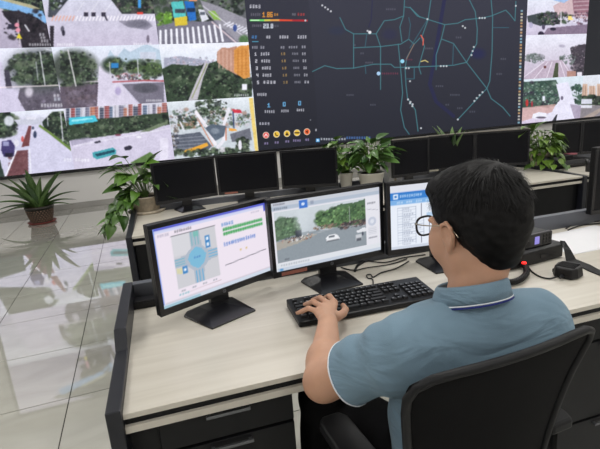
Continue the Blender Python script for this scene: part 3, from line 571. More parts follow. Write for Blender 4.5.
    p.rect(316, 138.6, 319.6, 142, (90, 170, 230)); p.rect(317, 139.4, 318.6, 141.2, (230, 240, 250)); p.glyphs(320.5, 138, 346, 140.2, 10, (228, 234, 246), .95); p.glyphs(346, 136.6, 371, 139, 10, (86, 140, 220), .95)
    p.ell(316, 130, .8, 1.3, (200, 200, 210), .8); p.ell(310.5, 120, .7, .7, (120, 120, 130))

# ------------------------------------------------------------------ pictures of the desk monitors, in a 100 x 60 frame
def ui_junction(p):
    p.fill((238, 228, 240)); p.rect(-1, -1, 101, 2.2, (96, 104, 206)); p.rect(-1, 2.2, 101, 4, (206, 212, 240)); p.rect(-1, 0, 1.2, 60, (122, 148, 220)); p.rect(98.6, -1, 101, 61, (190, 196, 232)); p.rect(96, -1, 101, 7, (84, 92, 200))
    p.rect(-1, 57.2, 101, 61, (208, 218, 232)); p.rect(0, 58, 30, 60.5, (150, 190, 206), .8); p.line([(2, 56.6), (99, 56.6)], .5, (170, 166, 176))
    p.glyphs(3, 5, 12, 7, 5, (150, 146, 170), .7); p.glyphs(16, 4.6, 30, 6.6, 8, (90, 90, 100), .8)
    p.rect(13, 8.5, 49, 49, (206, 206, 212)); p.rect(13, 8.5, 27, 24, (214, 214, 220))
    p.poly([(27, 8.5), (35.5, 8.5), (36, 21), (41, 25), (49, 26), (49, 33), (41, 34), (36, 38), (35.5, 49), (27.5, 49), (27, 38), (22, 33), (13, 32.5), (13, 26), (22, 25), (27, 21)], (176, 186, 200))
    p.poly([(26, 24), (31, 20.5), (36, 23), (39, 28), (37, 34), (31.5, 38), (26, 34.5), (23.5, 29)], (126, 186, 216)); p.glyphs(28.5, 28, 34.5, 29.6, 3, (70, 120, 190), .9)
    for k in range(3): p.line([(28.6+k*2.6, 9), (28.6+k*2.6, 19)], .7, (110, 180, 190)); p.line([(29+k*2.6, 39.5), (29+k*2.6, 48.5)], .8, (90, 170, 214)); p.line([(13.5, 27+k*2), (21, 27+k*2)], .8, (120, 180, 200)); p.line([(41, 27+k*2.2), (48.5, 27+k*2.2)], .8, (104, 176, 214))
    p.poly([(14, 33), (18, 33.5), (18, 38), (14, 37.5)], (220, 214, 150), .6); p.rect(18.3, 33, 22.3, 38.6, (52, 128, 196)); p.rect(19.3, 34.6, 21.3, 36.8, (230, 240, 250)); p.rect(39.4, 14.5, 43.3, 24, (52, 128, 196)); p.rect(40.3, 15.6, 42.4, 18, (230, 240, 250)); p.rect(40.3, 20, 42.4, 22.6, (230, 240, 250))
    p.rect(30, 9, 34.5, 13, (120, 190, 180), .8); p.line([(13, 8.5), (49, 8.5)], .5, (120, 120, 128))
    for x in (15, 24, 33, 42): p.glyphs(x, 50.5, x+4, 51.8, 2, (120, 130, 140), .8)
    p.glyphs(13, 53, 22, 54.4, 4, (90, 170, 180), .8); p.line([(22, 53.5), (49, 53.2)], .4, (190, 170, 176))
    p.glyphs(55, 8.2, 66, 11, 5, (70, 130, 200), 1); 
    for k in range(2):
        y = 12.4+k*3.6; p.rect(55.5, y, 94, y+2.3, (96, 180, 110), .75); p.glyphs(55.5, y-.1, 94, y+2.4, 17, (30, 140, 64), .8)
    p.glyphs(55, 24, 86, 27, 15, (70, 112, 200), .95); p.glyphs(62, 24.2, 75, 25, 6, (110, 170, 214), .5)
    for x in (69, 74.6): p.ell(x+1, 33.6, 1, 1, (216, 190, 130), .8)
    p.line([(54.5, 42.6), (95, 39.8)], .6, (110, 108, 120)); p.glyphs(83, 5, 92, 6.6, 5, (170, 166, 190), .6)
def ui_camera(p):
    p.fill((232, 230, 238)); p.rect(-1, -1, 101, 3.4, (200, 204, 214)); p.glyphs(2, 1, 12, 2.4, 6, (70, 72, 90), .8)
    p.rect(-1, 3.4, 101, 7, (178, 190, 206)); p.glyphs(2, 4.6, 14, 6.2, 7, (70, 76, 90), .7); p.rect(24, 1.2, 31.5, 8.2, (66, 120, 206)); p.ell(27.5, 4.6, 1.4, 1.4, (216, 230, 250)); p.rect(34, 3, 37, 6, (150, 160, 180))
    m = (p.X > 1.5) & (p.X < 86) & (p.Y > 8.4) & (p.Y < 52.5); base = p.img.copy()
    p.vgrad(8, (206, 214, 220), 30, (190, 198, 206)); 
    p.poly([(0, 30), (30, 29.5), (50, 31), (70, 26), (87, 24), (87, 54), (0, 54)], (128, 138, 146)); p.vgrad(8, (206, 214, 220), 30, (190, 198, 206), 0.25)
    p.poly([(0, 16), (8, 13.5), (18, 15), (24, 22), (22, 30), (2, 33), (0, 33)], (92, 114, 92)); p.blobs(2, 14, 23, 30, [(84, 112, 84), (110, 136, 106), (74, 94, 78)], 3, 46, .6)
    p.poly([(38, 20), (46, 15), (54, 12), (62, 10), (74, 11), (86, 9), (86, 31), (62, 32), (40, 27)], (82, 110, 82)); p.blobs(38, 13, 86, 28, [(70, 98, 66), (96, 128, 84), (116, 148, 100), (56, 80, 58)], 3.4, 120, .65)
    p.blobs(58, 27, 86, 33, [(90, 76, 78), (120, 96, 92), (60, 60, 66)], 2, 34, .8); p.blobs(36, 26, 58, 30, [(100, 84, 80), (150, 126, 110), (90, 100, 90)], 1.4, 24, .7)
    p.poly([(2, 34), (24, 32), (40, 33), (22, 38), (2, 41)], (176, 168, 156), .8); p.blobs(6, 31, 34, 36, [(226, 226, 230), (80, 84, 92), (150, 110, 90)], 1.5, 26, .85)
    p.rect(19, 26.6, 24.5, 32.6, (58, 64, 72)); p.ell(26, 20, 6, 10, (214, 222, 228), .5, 1); p.line([(31, 33), (60, 30), (86, 34)], .5, (206, 206, 208), .6)
    p.poly([(46, 38.4), (49, 36.4), (55, 36.2), (58.5, 38.6), (59, 41.4), (47, 41.8)], (236, 238, 242)); p.rect(49, 37.2, 54.5, 38.8, (90, 98, 108)); p.rect(47, 41.2, 58.6, 42.2, (60, 64, 72), .7)
    p.poly([(76, 37.5), (82, 35.6), (87, 36), (87, 39), (77, 39.6)], (226, 228, 234)); p.rect(75, 41, 81, 46.6, (214, 216, 222), .8); p.rect(75.6, 44.4, 80.6, 47, (66, 70, 80), .8); p.ell(82, 41, 1, 1.8, (70, 74, 90))
    p.glyphs(8, 49.6, 12, 51.2, 3, (60, 60, 70), .7); p.line([(70, 14), (70, 28)], .4, (190, 196, 196)); p.noise(0, 8, 88, 53, 9, .8)
    p.img[~m] = base[~m]
    p.rect(86, 7, 101, 56, (228, 228, 236)); p.glyphs(87.5, 13, 96, 14.6, 6, (70, 72, 84), .8); p.line([(87, 19), (98, 21)], .5, (170, 172, 184)); p.ell(92, 31, 4.2, 4.2, (196, 202, 218)); p.ell(92, 31, 2, 2, (222, 226, 236))
    for k in range(5): p.line([(88, 37+k*1.4), (96, 37+k*1.4)], .5, (180, 184, 196), .8)
    p.glyphs(88, 45.6, 97, 47.2, 6, (80, 82, 96), .8); p.rect(-1, 53, 101, 61, (222, 226, 232)); p.glyphs(4, 54.4, 30, 56, 12, (150, 154, 166), .7); p.rect(1, 57.2, 101, 61, (196, 206, 220)); p.rect(3, 57.8, 6, 60, (90, 150, 200))
def ui_table(p):
    p.fill((232, 238, 248)); p.rect(-1, -1, 101, 6.5, (222, 224, 234)); p.rect(-1, 6.5, 101, 14, (52, 126, 206)); p.rect(-1, 14, 101, 18, (126, 178, 230)); p.rect(3, 8, 7.4, 12.6, (240, 246, 252)); p.rect(4, 9.2, 6.4, 11.4, (52, 126, 206)); p.glyphs(9, 9, 30, 11.6, 10, (226, 238, 250), .95)
    for k in range(6): p.glyphs(62+k*6, 9, 66+k*6, 11, 2, (220, 234, 250), .9); p.glyphs(6+k*9, 15, 12+k*9, 17, 3, (230, 240, 250), .8)
    for k in range(14): y = 21+k*2.6; p.line([(7, y), (24, y)], .35, (170, 180, 200), .9); p.glyphs(12, y+.6, 18+(k*7 % 5), y+1.9, 4, (130, 138, 160), .7)
    for x in (7, 11, 24): p.line([(x, 21), (x, 56)], .35, (160, 170, 190))
    p.line([(29, 19), (29, 56)], .7, (96, 96, 120)); p.rect(34, 28, 60, 42, (176, 206, 236), .9); p.poly([(34, 34), (60, 30), (60, 33), (34, 38)], (240, 240, 246)); p.rect(40, 36, 52, 41, (216, 160, 150), .6); p.rect(36, 22, 90, 25, (210, 220, 236)); p.rect(64, 28, 92, 50, (212, 222, 238)); p.glyphs(36, 51, 44, 53, 4, (80, 90, 140), .9); p.rect(-1, 57.4, 101, 61, (206, 214, 228))
def screen_part(w, h, y, z0, paint, parent, m, res=330, label=None):
    nx, ny = int(w*res), int(h*res); X, Z = np.meshgrid(np.linspace(-w/2, w/2, nx), np.linspace(z0, z0+h, ny))
    U = (X+w/2)/w*100; V = (1-(Z-z0)/h)*60
    p = Pic(U, V, 100.0/(w*res)); paint(p); me = grid_mesh('display', np.stack([X, np.full(X.shape, y), Z], -1)); put_colors(me, p.colors())
    o = obj_me('display', me, m, parent)
    if label: o['label'] = label
    return o
# ------------------------------------------------------------------ the room
X0, X1, Y0, Y1 = -3.9, 12.6, -3.0, 8.30
floor = struct('floor', box(X0, X1, Y0, Y1, -0.12, -0.004), M['grout'])
# polished tiles, each one of the nearest few hundred its own piece
tw = 0.6; gx, gy = -0.505, 2.38; j = 0.0026
tb = bmesh.new(); bx(tb, j, tw-j, j, tw-j, -0.012, 0.0)
for e in tb.verts:
    pass
tile_me = bpy.data.meshes.new('tile'); tb.to_mesh(tile_me); tb.free(); tile_me.materials.append(M['tile'])
rest = bmesh.new(); i0 = int(math.floor((X0-gx)/tw)); i1 = int(math.ceil((X1-gx)/tw)); k0 = int(math.floor((Y0-gy)/tw)); k1 = int(math.ceil((Y1-gy)/tw))
ncount = 0
for i in range(i0, i1):
    for k in range(k0, k1):
        xa, ya = gx+i*tw, gy+k*tw
        full = xa >= X0 and xa+tw <= X1 and ya >= Y0 and ya+tw <= Y1
        if full and xa > -3.4 and xa < 6.2 and ya > 0.3 and ncount < 300:
            o = bpy.data.objects.new('floor_tile', tile_me); C.objects.link(o); o.parent = floor; o.location = (xa, ya, random.Random(i*91+k).uniform(-.0003, .0003)); ncount += 1
        else:
            a, b, c, d = max(xa+j, X0), min(xa+tw-j, X1), max(ya+j, Y0), min(ya+tw-j, Y1)
            if b-a > .02 and d-c > .02: bx(rest, a, b, c, d, -0.012, 0.0)
ro = obj('outer_tiles', rest, M['tile'], floor); ro['kind'] = 'stuff'
struct('wall_back', box(X0-.1, X1+.1, Y1, Y1+.12, -0.12, CEIL+.1), M['wall'])
struct('wall_left', box(X0-.12, X0, Y0, Y1, -0.12, CEIL+.1), M['wall'])
struct('wall_right', box(X1, X1+.12, Y0, Y1, -0.12, CEIL+.1), M['wall'])
struct('wall_front', box(X0-.1, X1+.1, Y0-.12, Y0, -0.12, CEIL+.1), M['wall'])
ceiling = struct('ceiling', box(X0, X1, Y0, Y1, CEIL, CEIL+.1), M['ceiling'])
for x, y in LAMPS:
    f = bmesh.new()
    for a in ((-.63, .63, -.33, -.29), (-.63, .63, .29, .33), (-.63, -.59, -.29, .29), (.59, .63, -.29, .29)): bx(f, x+a[0], x+a[1], y+a[2], y+a[3], CEIL-.025, CEIL)
    fr = obj('lamp_frame', f, M['silver'], ceiling)
    obj('lamp_diffuser', box(x-.59, x+.59, y-.29, y+.29, CEIL-.02, CEIL), M['led_panel'], fr)
struct('baseboard_back', box(X0, X1, Y1-.014, Y1, 0, .092), M['baseboard'], bevel=.003)

# ------------------------------------------------------------------ video wall
vw = thing('video_wall', 'huge video wall of street camera pictures around a dark road map, on the back wall', 'video wall', (0, 0, 0))
zb, z1, z2, zt = 0.645, 1.595, 2.50, 3.42; VX = [-2.53, -0.96, 0.614, 2.105]; XR0, XR1, XR2 = 8.19, 9.93, 11.6
fb = bmesh.new(); bx(fb, VX[0]-.05, XR2+.05, WALL_Y+.004, Y1, zb-.05, zt+.05)
for a in ((VX[0]-.05, XR2+.05, zb-.05, zb-.004), (VX[0]-.05, XR2+.05, zt+.004, zt+.05), (VX[0]-.05, VX[0]-.004, zb-.004, zt+.004), (XR2+.004, XR2+.05, zb-.004, zt+.004)):
    bx(fb, a[0], a[1], WALL_Y-.012, WALL_Y+.004, a[2], a[3])
obj('frame', fb, M['black_satin'], vw)
feeds = [('r1c0', feed_r1c0, VX[0], VX[1], z2, zt), ('r1c1', feed_r1c1, VX[1], VX[2], z2, zt), ('r1c2', feed_r1c2, VX[2], VX[3], z2, zt),
         ('', feed_r2c0, VX[0], VX[1], z1, z2), ('', feed_r2c1, VX[1], VX[2], z1, z2), ('', feed_r2c2, VX[2], VX[3], z1, z2),
         ('', feed_r3c0, VX[0], VX[1], zb, z1), ('', feed_r3c1, VX[1], VX[2], zb, z1), ('', feed_r3c2, VX[2], VX[3], zb, z1),
         ('', feed_r1r, XR0, XR1, z2, zt), ('', feed_r2r, XR0, XR1, z1, z2), ('', feed_r3r, XR0, XR1, zb, z1), ('', feed_r3rb, XR1, XR2, zb, z1)]
LBL = ['street picture with blue awning and warning signs', 'street picture with zebra crossing and two cars', 'crossing picture with coloured buses waiting', 'wet road picture with dark round trees',
       'road picture with blue sign and red railing', 'avenue picture with orange building', 'road picture with red brown median', 'wide junction picture with teal bus', 'interchange picture seen from above',
       'plaza picture with pink building', 'misty motorway picture', 'tree lined wet road picture', 'pale apartment blocks picture']
for (nm, fn, a, b, c, d), lb in zip(feeds, LBL): wall_pic('camera_picture', a, b, c, d, 125, fn, vw, M['picture'], lb)
wall_pic('blank_picture', XR1, XR2, z1, zt, 4, feed_black, vw, M['picture'], 'dark grey unused screen area')
wall_pic('map_picture', VX[3], XR0, zb, zt, 125, main_screen, vw, M['map_picture'], 'dark road map with a data column at its left')

# ------------------------------------------------------------------ control desks
def desk(name, label, group, ox, oy, rz, L, D=0.655, step=True, fronts='pedestals', right_panel=True, rail_z=0.815, left_panel=True):
    t = thing(name, label, 'desk', (ox, oy, 0), rz, group)
    obj('worktop', box(0, L, 0, D, .736, .75), M['wood'], t, bevel=.0015)
    obj('edge_band', box(0.001, L-.001, .012, D-.02, .716, .736), M['black_panel'], t)
    obj('lower_board', box(0, L, .002, D-.01, .699, .716), M['wood'], t, bevel=.001)
    def side(x0, x1):
        b = bmesh.new()
        pts = [(-.012, 0), (D+.02, 0), (D+.02, rail_z), (.30, rail_z), (.262, .768), (-.012, .768)] if step else [(-.012, 0), (D+.02, 0), (D+.02, rail_z), (-.012, rail_z-.04)]
        prism(b, pts, 'x', x0, x1); o = obj('side_panel', b, M['rim'], t, bevel=.003); return o
    if left_panel: side(-.032, 0)
    if right_panel: side(L, L+.032)
    obj('back_rail', box(0.0005, L-.0005, D-.012, D+.02, .70, rail_z), M['rail'], t, bevel=.002)
    return t
def pedestal(t, x0, x1, drawers, y=.03, yb=.60):
    o = obj('pedestal', box(x0, x1, y+.018, yb, .04, .698), M['black_panel'], t)
    obj('plinth', box(x0+.02, x1-.02, y+.06, yb-.02, 0, .04), M['black_plastic'], o)
    for za, zb_ in drawers:
        d = obj('drawer', box(x0+.003, x1-.003, y, y+.0175, za, zb_-.004), M['black_panel'], t, bevel=.0015)
        xm = (x0+x1)/2; hb = bmesh.new()
        bx(hb, xm-.052, xm+.052, y-.014, y-.008, zb_-.022, zb_-.014)
        for s in (-.045, .045): bx(hb, xm+s-.004, xm+s+.004, y-.010, y, zb_-.021, zb_-.015)
        h = obj('handle', hb, M['handle'], d, bevel=.001); h['label'] = 'grey metal bar handle'
fd = desk('control_desk', 'front control desk with pale wood top, the seated man works at it', None, -.11, .946, R(-2.9), 3.5)
obj('filler_panel', box(0, .0615, .048, .07, 0, .698), M['black_panel'], fd)
pedestal(fd, .062, .385, [(.05, .33), (.334, .606), (.61, .696)])
pedestal(fd, 1.22, 1.60, [(.05, .33), (.334, .606), (.61, .696)])
pedestal(fd, 2.90, 3.30, [(.05, .33), (.334, .606), (.61, .696)])
bd = desk('control_desk', 'rear control desk carrying six dark monitors and the potted plants', 'control desks behind the front one', -.086, 2.557, R(-3.6), 3.02, step=False, rail_z=.79, right_panel=True)
bd2 = desk('control_desk', 'farther rear control desk at the right with black receivers on it', 'control desks behind the front one', 2.993, 2.363, R(-3.6), 3.1, step=False, rail_z=.79, left_panel=False)
for t, L in ((bd, 3.02), (bd2, 3.1)):
    n = 6; w = L/n
    obj('carcass', box(.01, L-.01, .05, .60, .03, .698), M['black_panel'], t)
    for k in range(n):
        d = obj('cabinet_door', box(k*w+.004, (k+1)*w-.004, .03, .0495, .06, .692), M['black_panel'], t, bevel=.002)
        hb = bmesh.new(); xx = (k+1)*w-.05 if k % 2 == 0 else k*w+.05; bx(hb, xx-.004, xx+.004, .018, .03, .52, .62); obj('handle', hb, M['black_satin'], d)

# ------------------------------------------------------------------ monitors
def monitor(label, group, x, y, ang, W=.44, Hh=.27, zb=.05, tilt=0.0, paint=None, base_dx=0, logo=True, glint=False, sticker=None, name='computer_monitor', z=.75, res=330):
    t = thing(name, label, 'monitor', (x, y, z), R(ang), group)
    bs, bb = .014, .02
    b = bmesh.new()
    # housing: shallow tray with a bulging back
    bx(b, -W/2, W/2, 0, .022, zb, zb+Hh)
    prism(b, [(-W/2+.04, .022), (W/2-.04, .022), (W/2-.10, .05), (-W/2+.10, .05)], 'z', zb+.03, zb+Hh-.03)
    ho = obj('housing', b, M['black_plastic'], t, bevel=.002)
    f = bmesh.new()
    for a in ((-W/2, W/2, zb, zb+bb), (-W/2, W/2, zb+Hh-bs, zb+Hh), (-W/2, -W/2+bs, zb+bb, zb+Hh-bs), (W/2-bs, W/2, zb+bb, zb+Hh-bs)): bx(f, a[0], a[1], -.006, -.0003, a[2], a[3])
    bz = obj('bezel', f, M['black_satin'], t, bevel=.0012)
    if paint: sc = screen_part(W-2*bs, Hh-bs-bb, -.0012, zb+bb, paint, t, M['monitor_picture'], res)
    else: sc = obj('display', box(-W/2+bs, W/2-bs, -.0016, -.0003, zb+bb, zb+Hh-bs), M['off_screen'], t)
    if logo:
        lg = bmesh.new(); tube(lg, [(math.cos(a*math.pi/6)*.0055, -.0066, zb+bb/2+math.sin(a*math.pi/6)*.0055) for a in range(12)], .0009, 5, closed=True)
        for a in ((-.0028, -.0018, -.003, .0035), (-.0018, -.0004, .0, .001), (-.0006, .0002, -.003, .001), (.0012, .0020, -.0042, .002), (.002, .0036, .001, .002), (.0030, .0038, -.0012, .001), (.002, .0036, -.0018, -.0008)): bx(lg, a[0], a[1], -.0068, -.0061, zb+bb/2+a[2], zb+bb/2+a[3])
        obj('logo', lg, M['logo'], bz)
    if glint: obj('top_glint_strip', box(-W/2+.002, W/2-.002, -.007, .02, zb+Hh, zb+Hh+.006), M['glint'], ho)  # thin added strip, its pale colour paints the ceiling-light reflection on the housing top
    if sticker: obj('sticker', box(-W/2+sticker[0], -W/2+sticker[1], -.0069, -.0061, zb+.004, zb+bb-.004), sticker[2], bz)
    # stand: column and flared plate
    c = bmesh.new(); prism(c, [(-.034, .024), (.034, .024), (.030, .052), (-.030, .052)], 'z', .010, zb+.12); obj('stand_column', c, M['black_satin'], t, bevel=.003)
    p = bmesh.new(); y0, y1 = -.105, .06
    vs = [(-.080, y0), (.080, y0), (.092, y1-.02), (.07, y1), (-.07, y1), (-.092, y1-.02)]
    bot = [p.verts.new((a, bb_, 0)) for a, bb_ in vs]; mid = [p.verts.new((a, bb_, .006)) for a, bb_ in vs]; top = [p.verts.new((a*.42, .036+(bb_-.036)*.28, .017)) for a, bb_ in vs]
    p.faces.new(bot[::-1]); p.faces.new(top)
    for A, B in ((bot, mid), (mid, top)):
        for i in range(6): p.faces.new((A[i], A[(i+1) % 6], B[(i+1) % 6], B[i]))
    bo = obj('stand_base', p, M['black_satin'], t, bevel=.0015); bo.location.x = base_dx
    if tilt:
        for o in (ho, bz, sc): o.rotation_euler = (-R(tilt), 0, 0)
    return t
monitor('lit monitor showing a junction plan and green bars, leftmost on the front desk', None, .199, 1.394, 23.1, zb=.048, paint=ui_junction, Hh=.275, base_dx=-.036)
monitor('lit monitor showing a rainy street camera picture, in the middle of the front desk', None, .597, 1.440, 4.2, zb=.054, W=.446, Hh=.272, paint=ui_camera, base_dx=-.014, sticker=(.03, .125, M['sticker']))
monitor('lit monitor with a blue banner page, half hidden by the man\'s head', None, 1.035, 1.392, -9, zb=.056, Hh=.272, paint=ui_table)
monitor('dark monitor at the right end of view on the front desk', None, 2.09, 1.44, -6, zb=.05, Hh=.30)
G = 'dark monitors on the rear desk'
def span(pl, pr, ztop, W):
    """centre and heading of a panel whose top corners are seen at pl and pr"""
    a, b = at(*pl, ztop), at(*pr, ztop); return (a.x+b.x)/2, (a.y+b.y)/2, math.degrees(math.atan2(b.y-a.y, b.x-a.x)), (b-a).length
rear = [('dark monitor beside the trailing ivy, first from the left on the rear desk', (149.8, 163.9), (213.6, 156.2), 1.078, None),
        ('dark monitor with a brown sticker, second from the left on the rear desk', (214.3, 156.2), (276.5, 151), 1.078, (.04, .13, M['sticker'])),
        ('dark monitor left of the slim white pot, third on the rear desk', (279, 151), (336.8, 147.2), 1.072, None),
        ('dark monitor just right of the broad-leaved plant in its white pot', (391.6, 140.5), (429, 136.9), 1.085, None),
        ('dark monitor with a pale sticker, behind the man\'s hair', (427, 136.7), (474.8, 132.5), 1.076, (.015, .09, M['pale_sticker'])),
        ('dark monitor left of the bright green plant, behind the man', (474.8, 132.5), (530.6, 128.8), 1.076, None),
        ]
for lb, pl, pr, zt_, st in rear:
    x, y, a, w = span(pl, pr, zt_, .44); monitor(lb, G, x, y, a, W=w-.004, Hh=.27, zb=zt_-.75-.27, sticker=st, logo=False, glint=pl[0] > 380)
G2 = 'dark monitors on the farther rear desk'
x, y, a, w = span((554.3, 123.4), (582.5, 120.9), 1.09, .44); monitor('dark monitor right of the bright green plant, above the receivers', G2, x, y-.0, a, W=w, Hh=.27, zb=.07, logo=False)
x, y, a, w = span((582.8, 120.9), (620, 118.0), 1.09, .44); monitor('dark monitor at the far right edge of the rear desks', G2, x, y, a, W=w, Hh=.27, zb=.07, logo=False)

# ------------------------------------------------------------------ keyboard
def ergo_box(bm, x0, x1, y0, y1, zf, zb_, z0=0.0):
    v = bx(bm, x0, x1, y0, y1, z0, 1); 
    for q in v[4:]: q.co.z = zf+(zb_-zf)*(q.co.y-y0)/(y1-y0)
kb = thing('keyboard', 'black full-size keyboard on the front desk under the man\'s left hand', 'keyboard', (.596, 1.200, .75), R(-4.5))
b = bmesh.new(); ergo_box(b, -.227, .227, -.078, .074, .018, .030, .002); obj('case', b, M['black_plastic'], kb, bevel=.004)
keys = bmesh.new(); marks = bmesh.new()
def key(x, y, w, d=.0155):
    t_ = (y+.078)/.152; z = .018+.012*t_; v = bx(keys, x, x+w, y, y+d, z-.001, z+.0075)
    for q in v[4:]:
        q.co.x += (.0016 if q.co.x < x+w/2 else -.0016); q.co.y += (.0016 if q.co.y < y+d/2 else -.0016)
    if w < .025: bx(marks, x+.004, x+.0075, y+d*.5, y+d*.72, z+.0073, z+.0078)
u_ = .0187
for r, rowdef in enumerate([[1.25, 1.25, 1.25, 6.25, 1.25, 1.25, 1.25, 1.25], [2.25]+[1]*10+[2.75], [1.75]+[1]*11+[2.25], [1.5]+[1]*12+[1.5], [1]*13+[2]]):
    x = -.215; y = -.058+r*u_
    for w in rowdef: key(x, y, w*u_-.0025); x += w*u_
    for k in range(3):
        if r in (3, 4) or (r == 0) or (r == 1 and k == 1): key(.074+k*u_, y, u_-.0025)
    for k in range(4): key(.139+k*u_, y, u_-.0025)
for k, x in enumerate([0]+[2+i for i in range(4)]+[6.6+i for i in range(4)]+[11.1+i for i in range(4)]): key(-.215+x*u_, -.058+5*u_+.006, u_-.0025, .013)
for k in range(3): key(.074+k*u_, -.058+5*u_+.006, u_-.0025, .013)
ko = obj('keys', keys, M['key'], kb); ko['kind'] = 'stuff'
mo = obj('key_legends', marks, M['key_mark'], kb); mo['kind'] = 'stuff'

# ------------------------------------------------------------------ small things on the front desk
ZD = .7502
ms = thing('computer_mouse', 'small black mouse right of the keyboard, seen under the man\'s jaw', 'mouse', (.955, 1.165, ZD), R(-8))
b = bmesh.new(); bmesh.ops.create_uvsphere(b, u_segments=20, v_segments=12, radius=1)
for v in b.verts: v.co = Vector((v.co.x*.030, v.co.y*.052, max(0, v.co.z)*.034)); 
obj('shell', b, M['black_satin'], ms, smooth=True); b = bmesh.new(); tube(b, [(0, .028, .022), (0, .038, .020)], .004, 8); obj('scroll_wheel', b, M['black_plastic'], ms)
# black power adapter at the left rear corner
p = at(147, 300, .77); ad = thing('power_adapter', 'small black box in the left rear corner of the front desk', 'adapter', (p.x, p.y, ZD), R(-3))
obj('case', box(-.045, .04, -.022, .03, 0, .022), M['black_plastic'], ad, bevel=.004); obj('cover', box(-.04, .035, -.018, .026, .022, .027), M['black_satin'], ad, bevel=.002)
# radio: supply box with transceiver on top
fl, fr = at(508, 272, .75), at(562.5, 257.2, .75); dv = (fr-fl); ra = math.atan2(dv.y, dv.x); rw = dv.length; mid = (fl+fr)/2
RB = thing('radio_supply', 'low black radio supply box on the front desk, under the small transceiver', 'radio base', (mid.x, mid.y, ZD), ra)
b = bmesh.new(); prism(b, [(0, .003), (.17, .003), (.17, .058), (.012, .058), (0, .05)], 'x', -rw/2, rw/2); obj('housing', b, M['black_plastic'], RB, bevel=.003)
b = bmesh.new()
for k in range(6): bx(b, -rw/2+.02+k*.008, -rw/2+.024+k*.008, -.0015, .001, .015, .045)
obj('vent_slots', b, M['black_panel'], RB)
b = bmesh.new(); bx(b, .02, .06, -.002, .0, .02, .035); obj('socket', b, M['black_satin'], RB)
b = bmesh.new()
for a, c in ((-1, 0.01), (1, .01), (-1, .15), (1, .15)): bx(b, a*(rw/2-.02)-.008, a*(rw/2-.02)+.008, c, c+.012, 0, .003)
obj('feet', b, M['black_satin'], RB)
tc = mid+Vector((math.cos(ra)*-.0, math.sin(ra)*-.0, 0))
TR = thing('radio_transceiver', 'compact black radio transceiver with a violet display, on the supply box', 'radio', (mid.x+.005, mid.y+.002, ZD+.0585), ra)
obj('housing', box(-.085, .085, .03, .12, .002, .048), M['black_plastic'], TR, bevel=.003)
obj('face_plate', box(-.088, .088, .012, .03, .0, .05), M['black_satin'], TR, bevel=.004)
obj('display', box(-.002, .020, .0105, .013, .012, .040), M['violet_lcd'], TR)
b = bmesh.new()
for r in range(3):
    for c in range(3): bx(b, .040+c*.016, .050+c*.016, .010, .013, .008+r*.013, .017+r*.013)
obj('buttons', b, M['key'], TR)['kind'] = 'stuff'
b = bmesh.new(); tube(b, [(-.05, .014, .025), (-.05, -.002, .025)], [.013, .011], 16); obj('volume_knob', b, M['black_plastic'], TR)
# hand microphone
p = at(567.5, 270.5, .768); MC = thing('hand_microphone', 'black ribbed hand microphone lying on the front desk right of the radio', 'microphone', (p.x, p.y, ZD), R(-68))
b = bmesh.new(); prof = [(-.026, -.042), (.026, -.042), (.040, -.018), (.043, .018), (.034, .044), (.012, .052), (-.012, .052), (-.034, .044), (-.043, .018), (-.040, -.018)]
prism(b, prof, 'z', .002, .036)
for v in b.verts:
    if v.co.z > .02: v.co.x *= .86; v.co.y *= .9
obj('housing', b, M['black_plastic'], MC, bevel=.004)
b = bmesh.new()
for k in range(6): bx(b, -.028, .028, -.022+k*.009, -.018+k*.009, .0355, .0385)
obj('grille_ribs', b, M['chair_plastic'], MC, bevel=.0008)
b = bmesh.new(); bx(b, -.042, -.036, -.016, .012, .008, .020); obj('talk_button', b, M['key'], MC, bevel=.001)
b = bmesh.new(); tube(b, [(0, -.045, .012), (0, -.062, .010)], [.006, .004], 10); obj('strain_relief', b, M['black_satin'], MC)
def cable(pts, r, name, label, m='black_plastic', cat='cable', group=None, z=None):
    P = [at(x, y, z_) for x, y, z_ in pts]; b = bmesh.new(); tube(b, smooth_path(P, 7), r, 7); o = obj(name, b, M[m], smooth=True); tag(o, label, cat, group); return o
cable([(557, 276.5, .760), (550, 278.5, .754), (541, 277, .754), (533, 272.5, .754), (528, 267, .758), (525, 263.5, .772)], .0028, 'microphone_cord', 'thin black cord from the hand microphone to the red-lit plug')
p = at(524, 264, .772); PL = thing('cable_plug', 'black plug glowing red in front of the radio', 'plug', (p.x, p.y, p.z-.012), 0)
b = bmesh.new(); lathe(b, [(0, 0), (.010, 0), (.011, .004), (.011, .014), (0, .014)], 16); obj('body', b, M['black_plastic'], PL)
b = bmesh.new(); bmesh.ops.create_uvsphere(b, u_segments=14, v_segments=8, radius=.0085); 
for v in b.verts: v.co.z = v.co.z*.6+.016
obj('lamp', b, M['red_led'], PL, smooth=True)
# thick coiled cord
P = smooth_path([at(526, 267, .765), at(526.5, 273, .763), at(521, 279, .763), at(512, 282, .763), at(503, 281, .763), at(497, 276, .763)], 12)
b = bmesh.new(); coil = []
for i, q in enumerate(P):
    t_ = (P[min(i+1, len(P)-1)]-P[max(i-1, 0)]).normalized(); n_ = t_.cross(Vector((0, 0, 1))).normalized(); m_ = t_.cross(n_)
    for k in range(7):
        aa = 2*math.pi*(k/7); f = k/7; q2 = q.lerp(P[min(i+1, len(P)-1)], f); coil.append(q2+n_*math.cos(aa)*.0085+m_*math.sin(aa)*.0085)
tube(b, coil, .0024, 5); tag(obj('coiled_cord', b, M['black_plastic'], smooth=True), 'thick coiled black cord looping on the desk in front of the radio', 'cable')
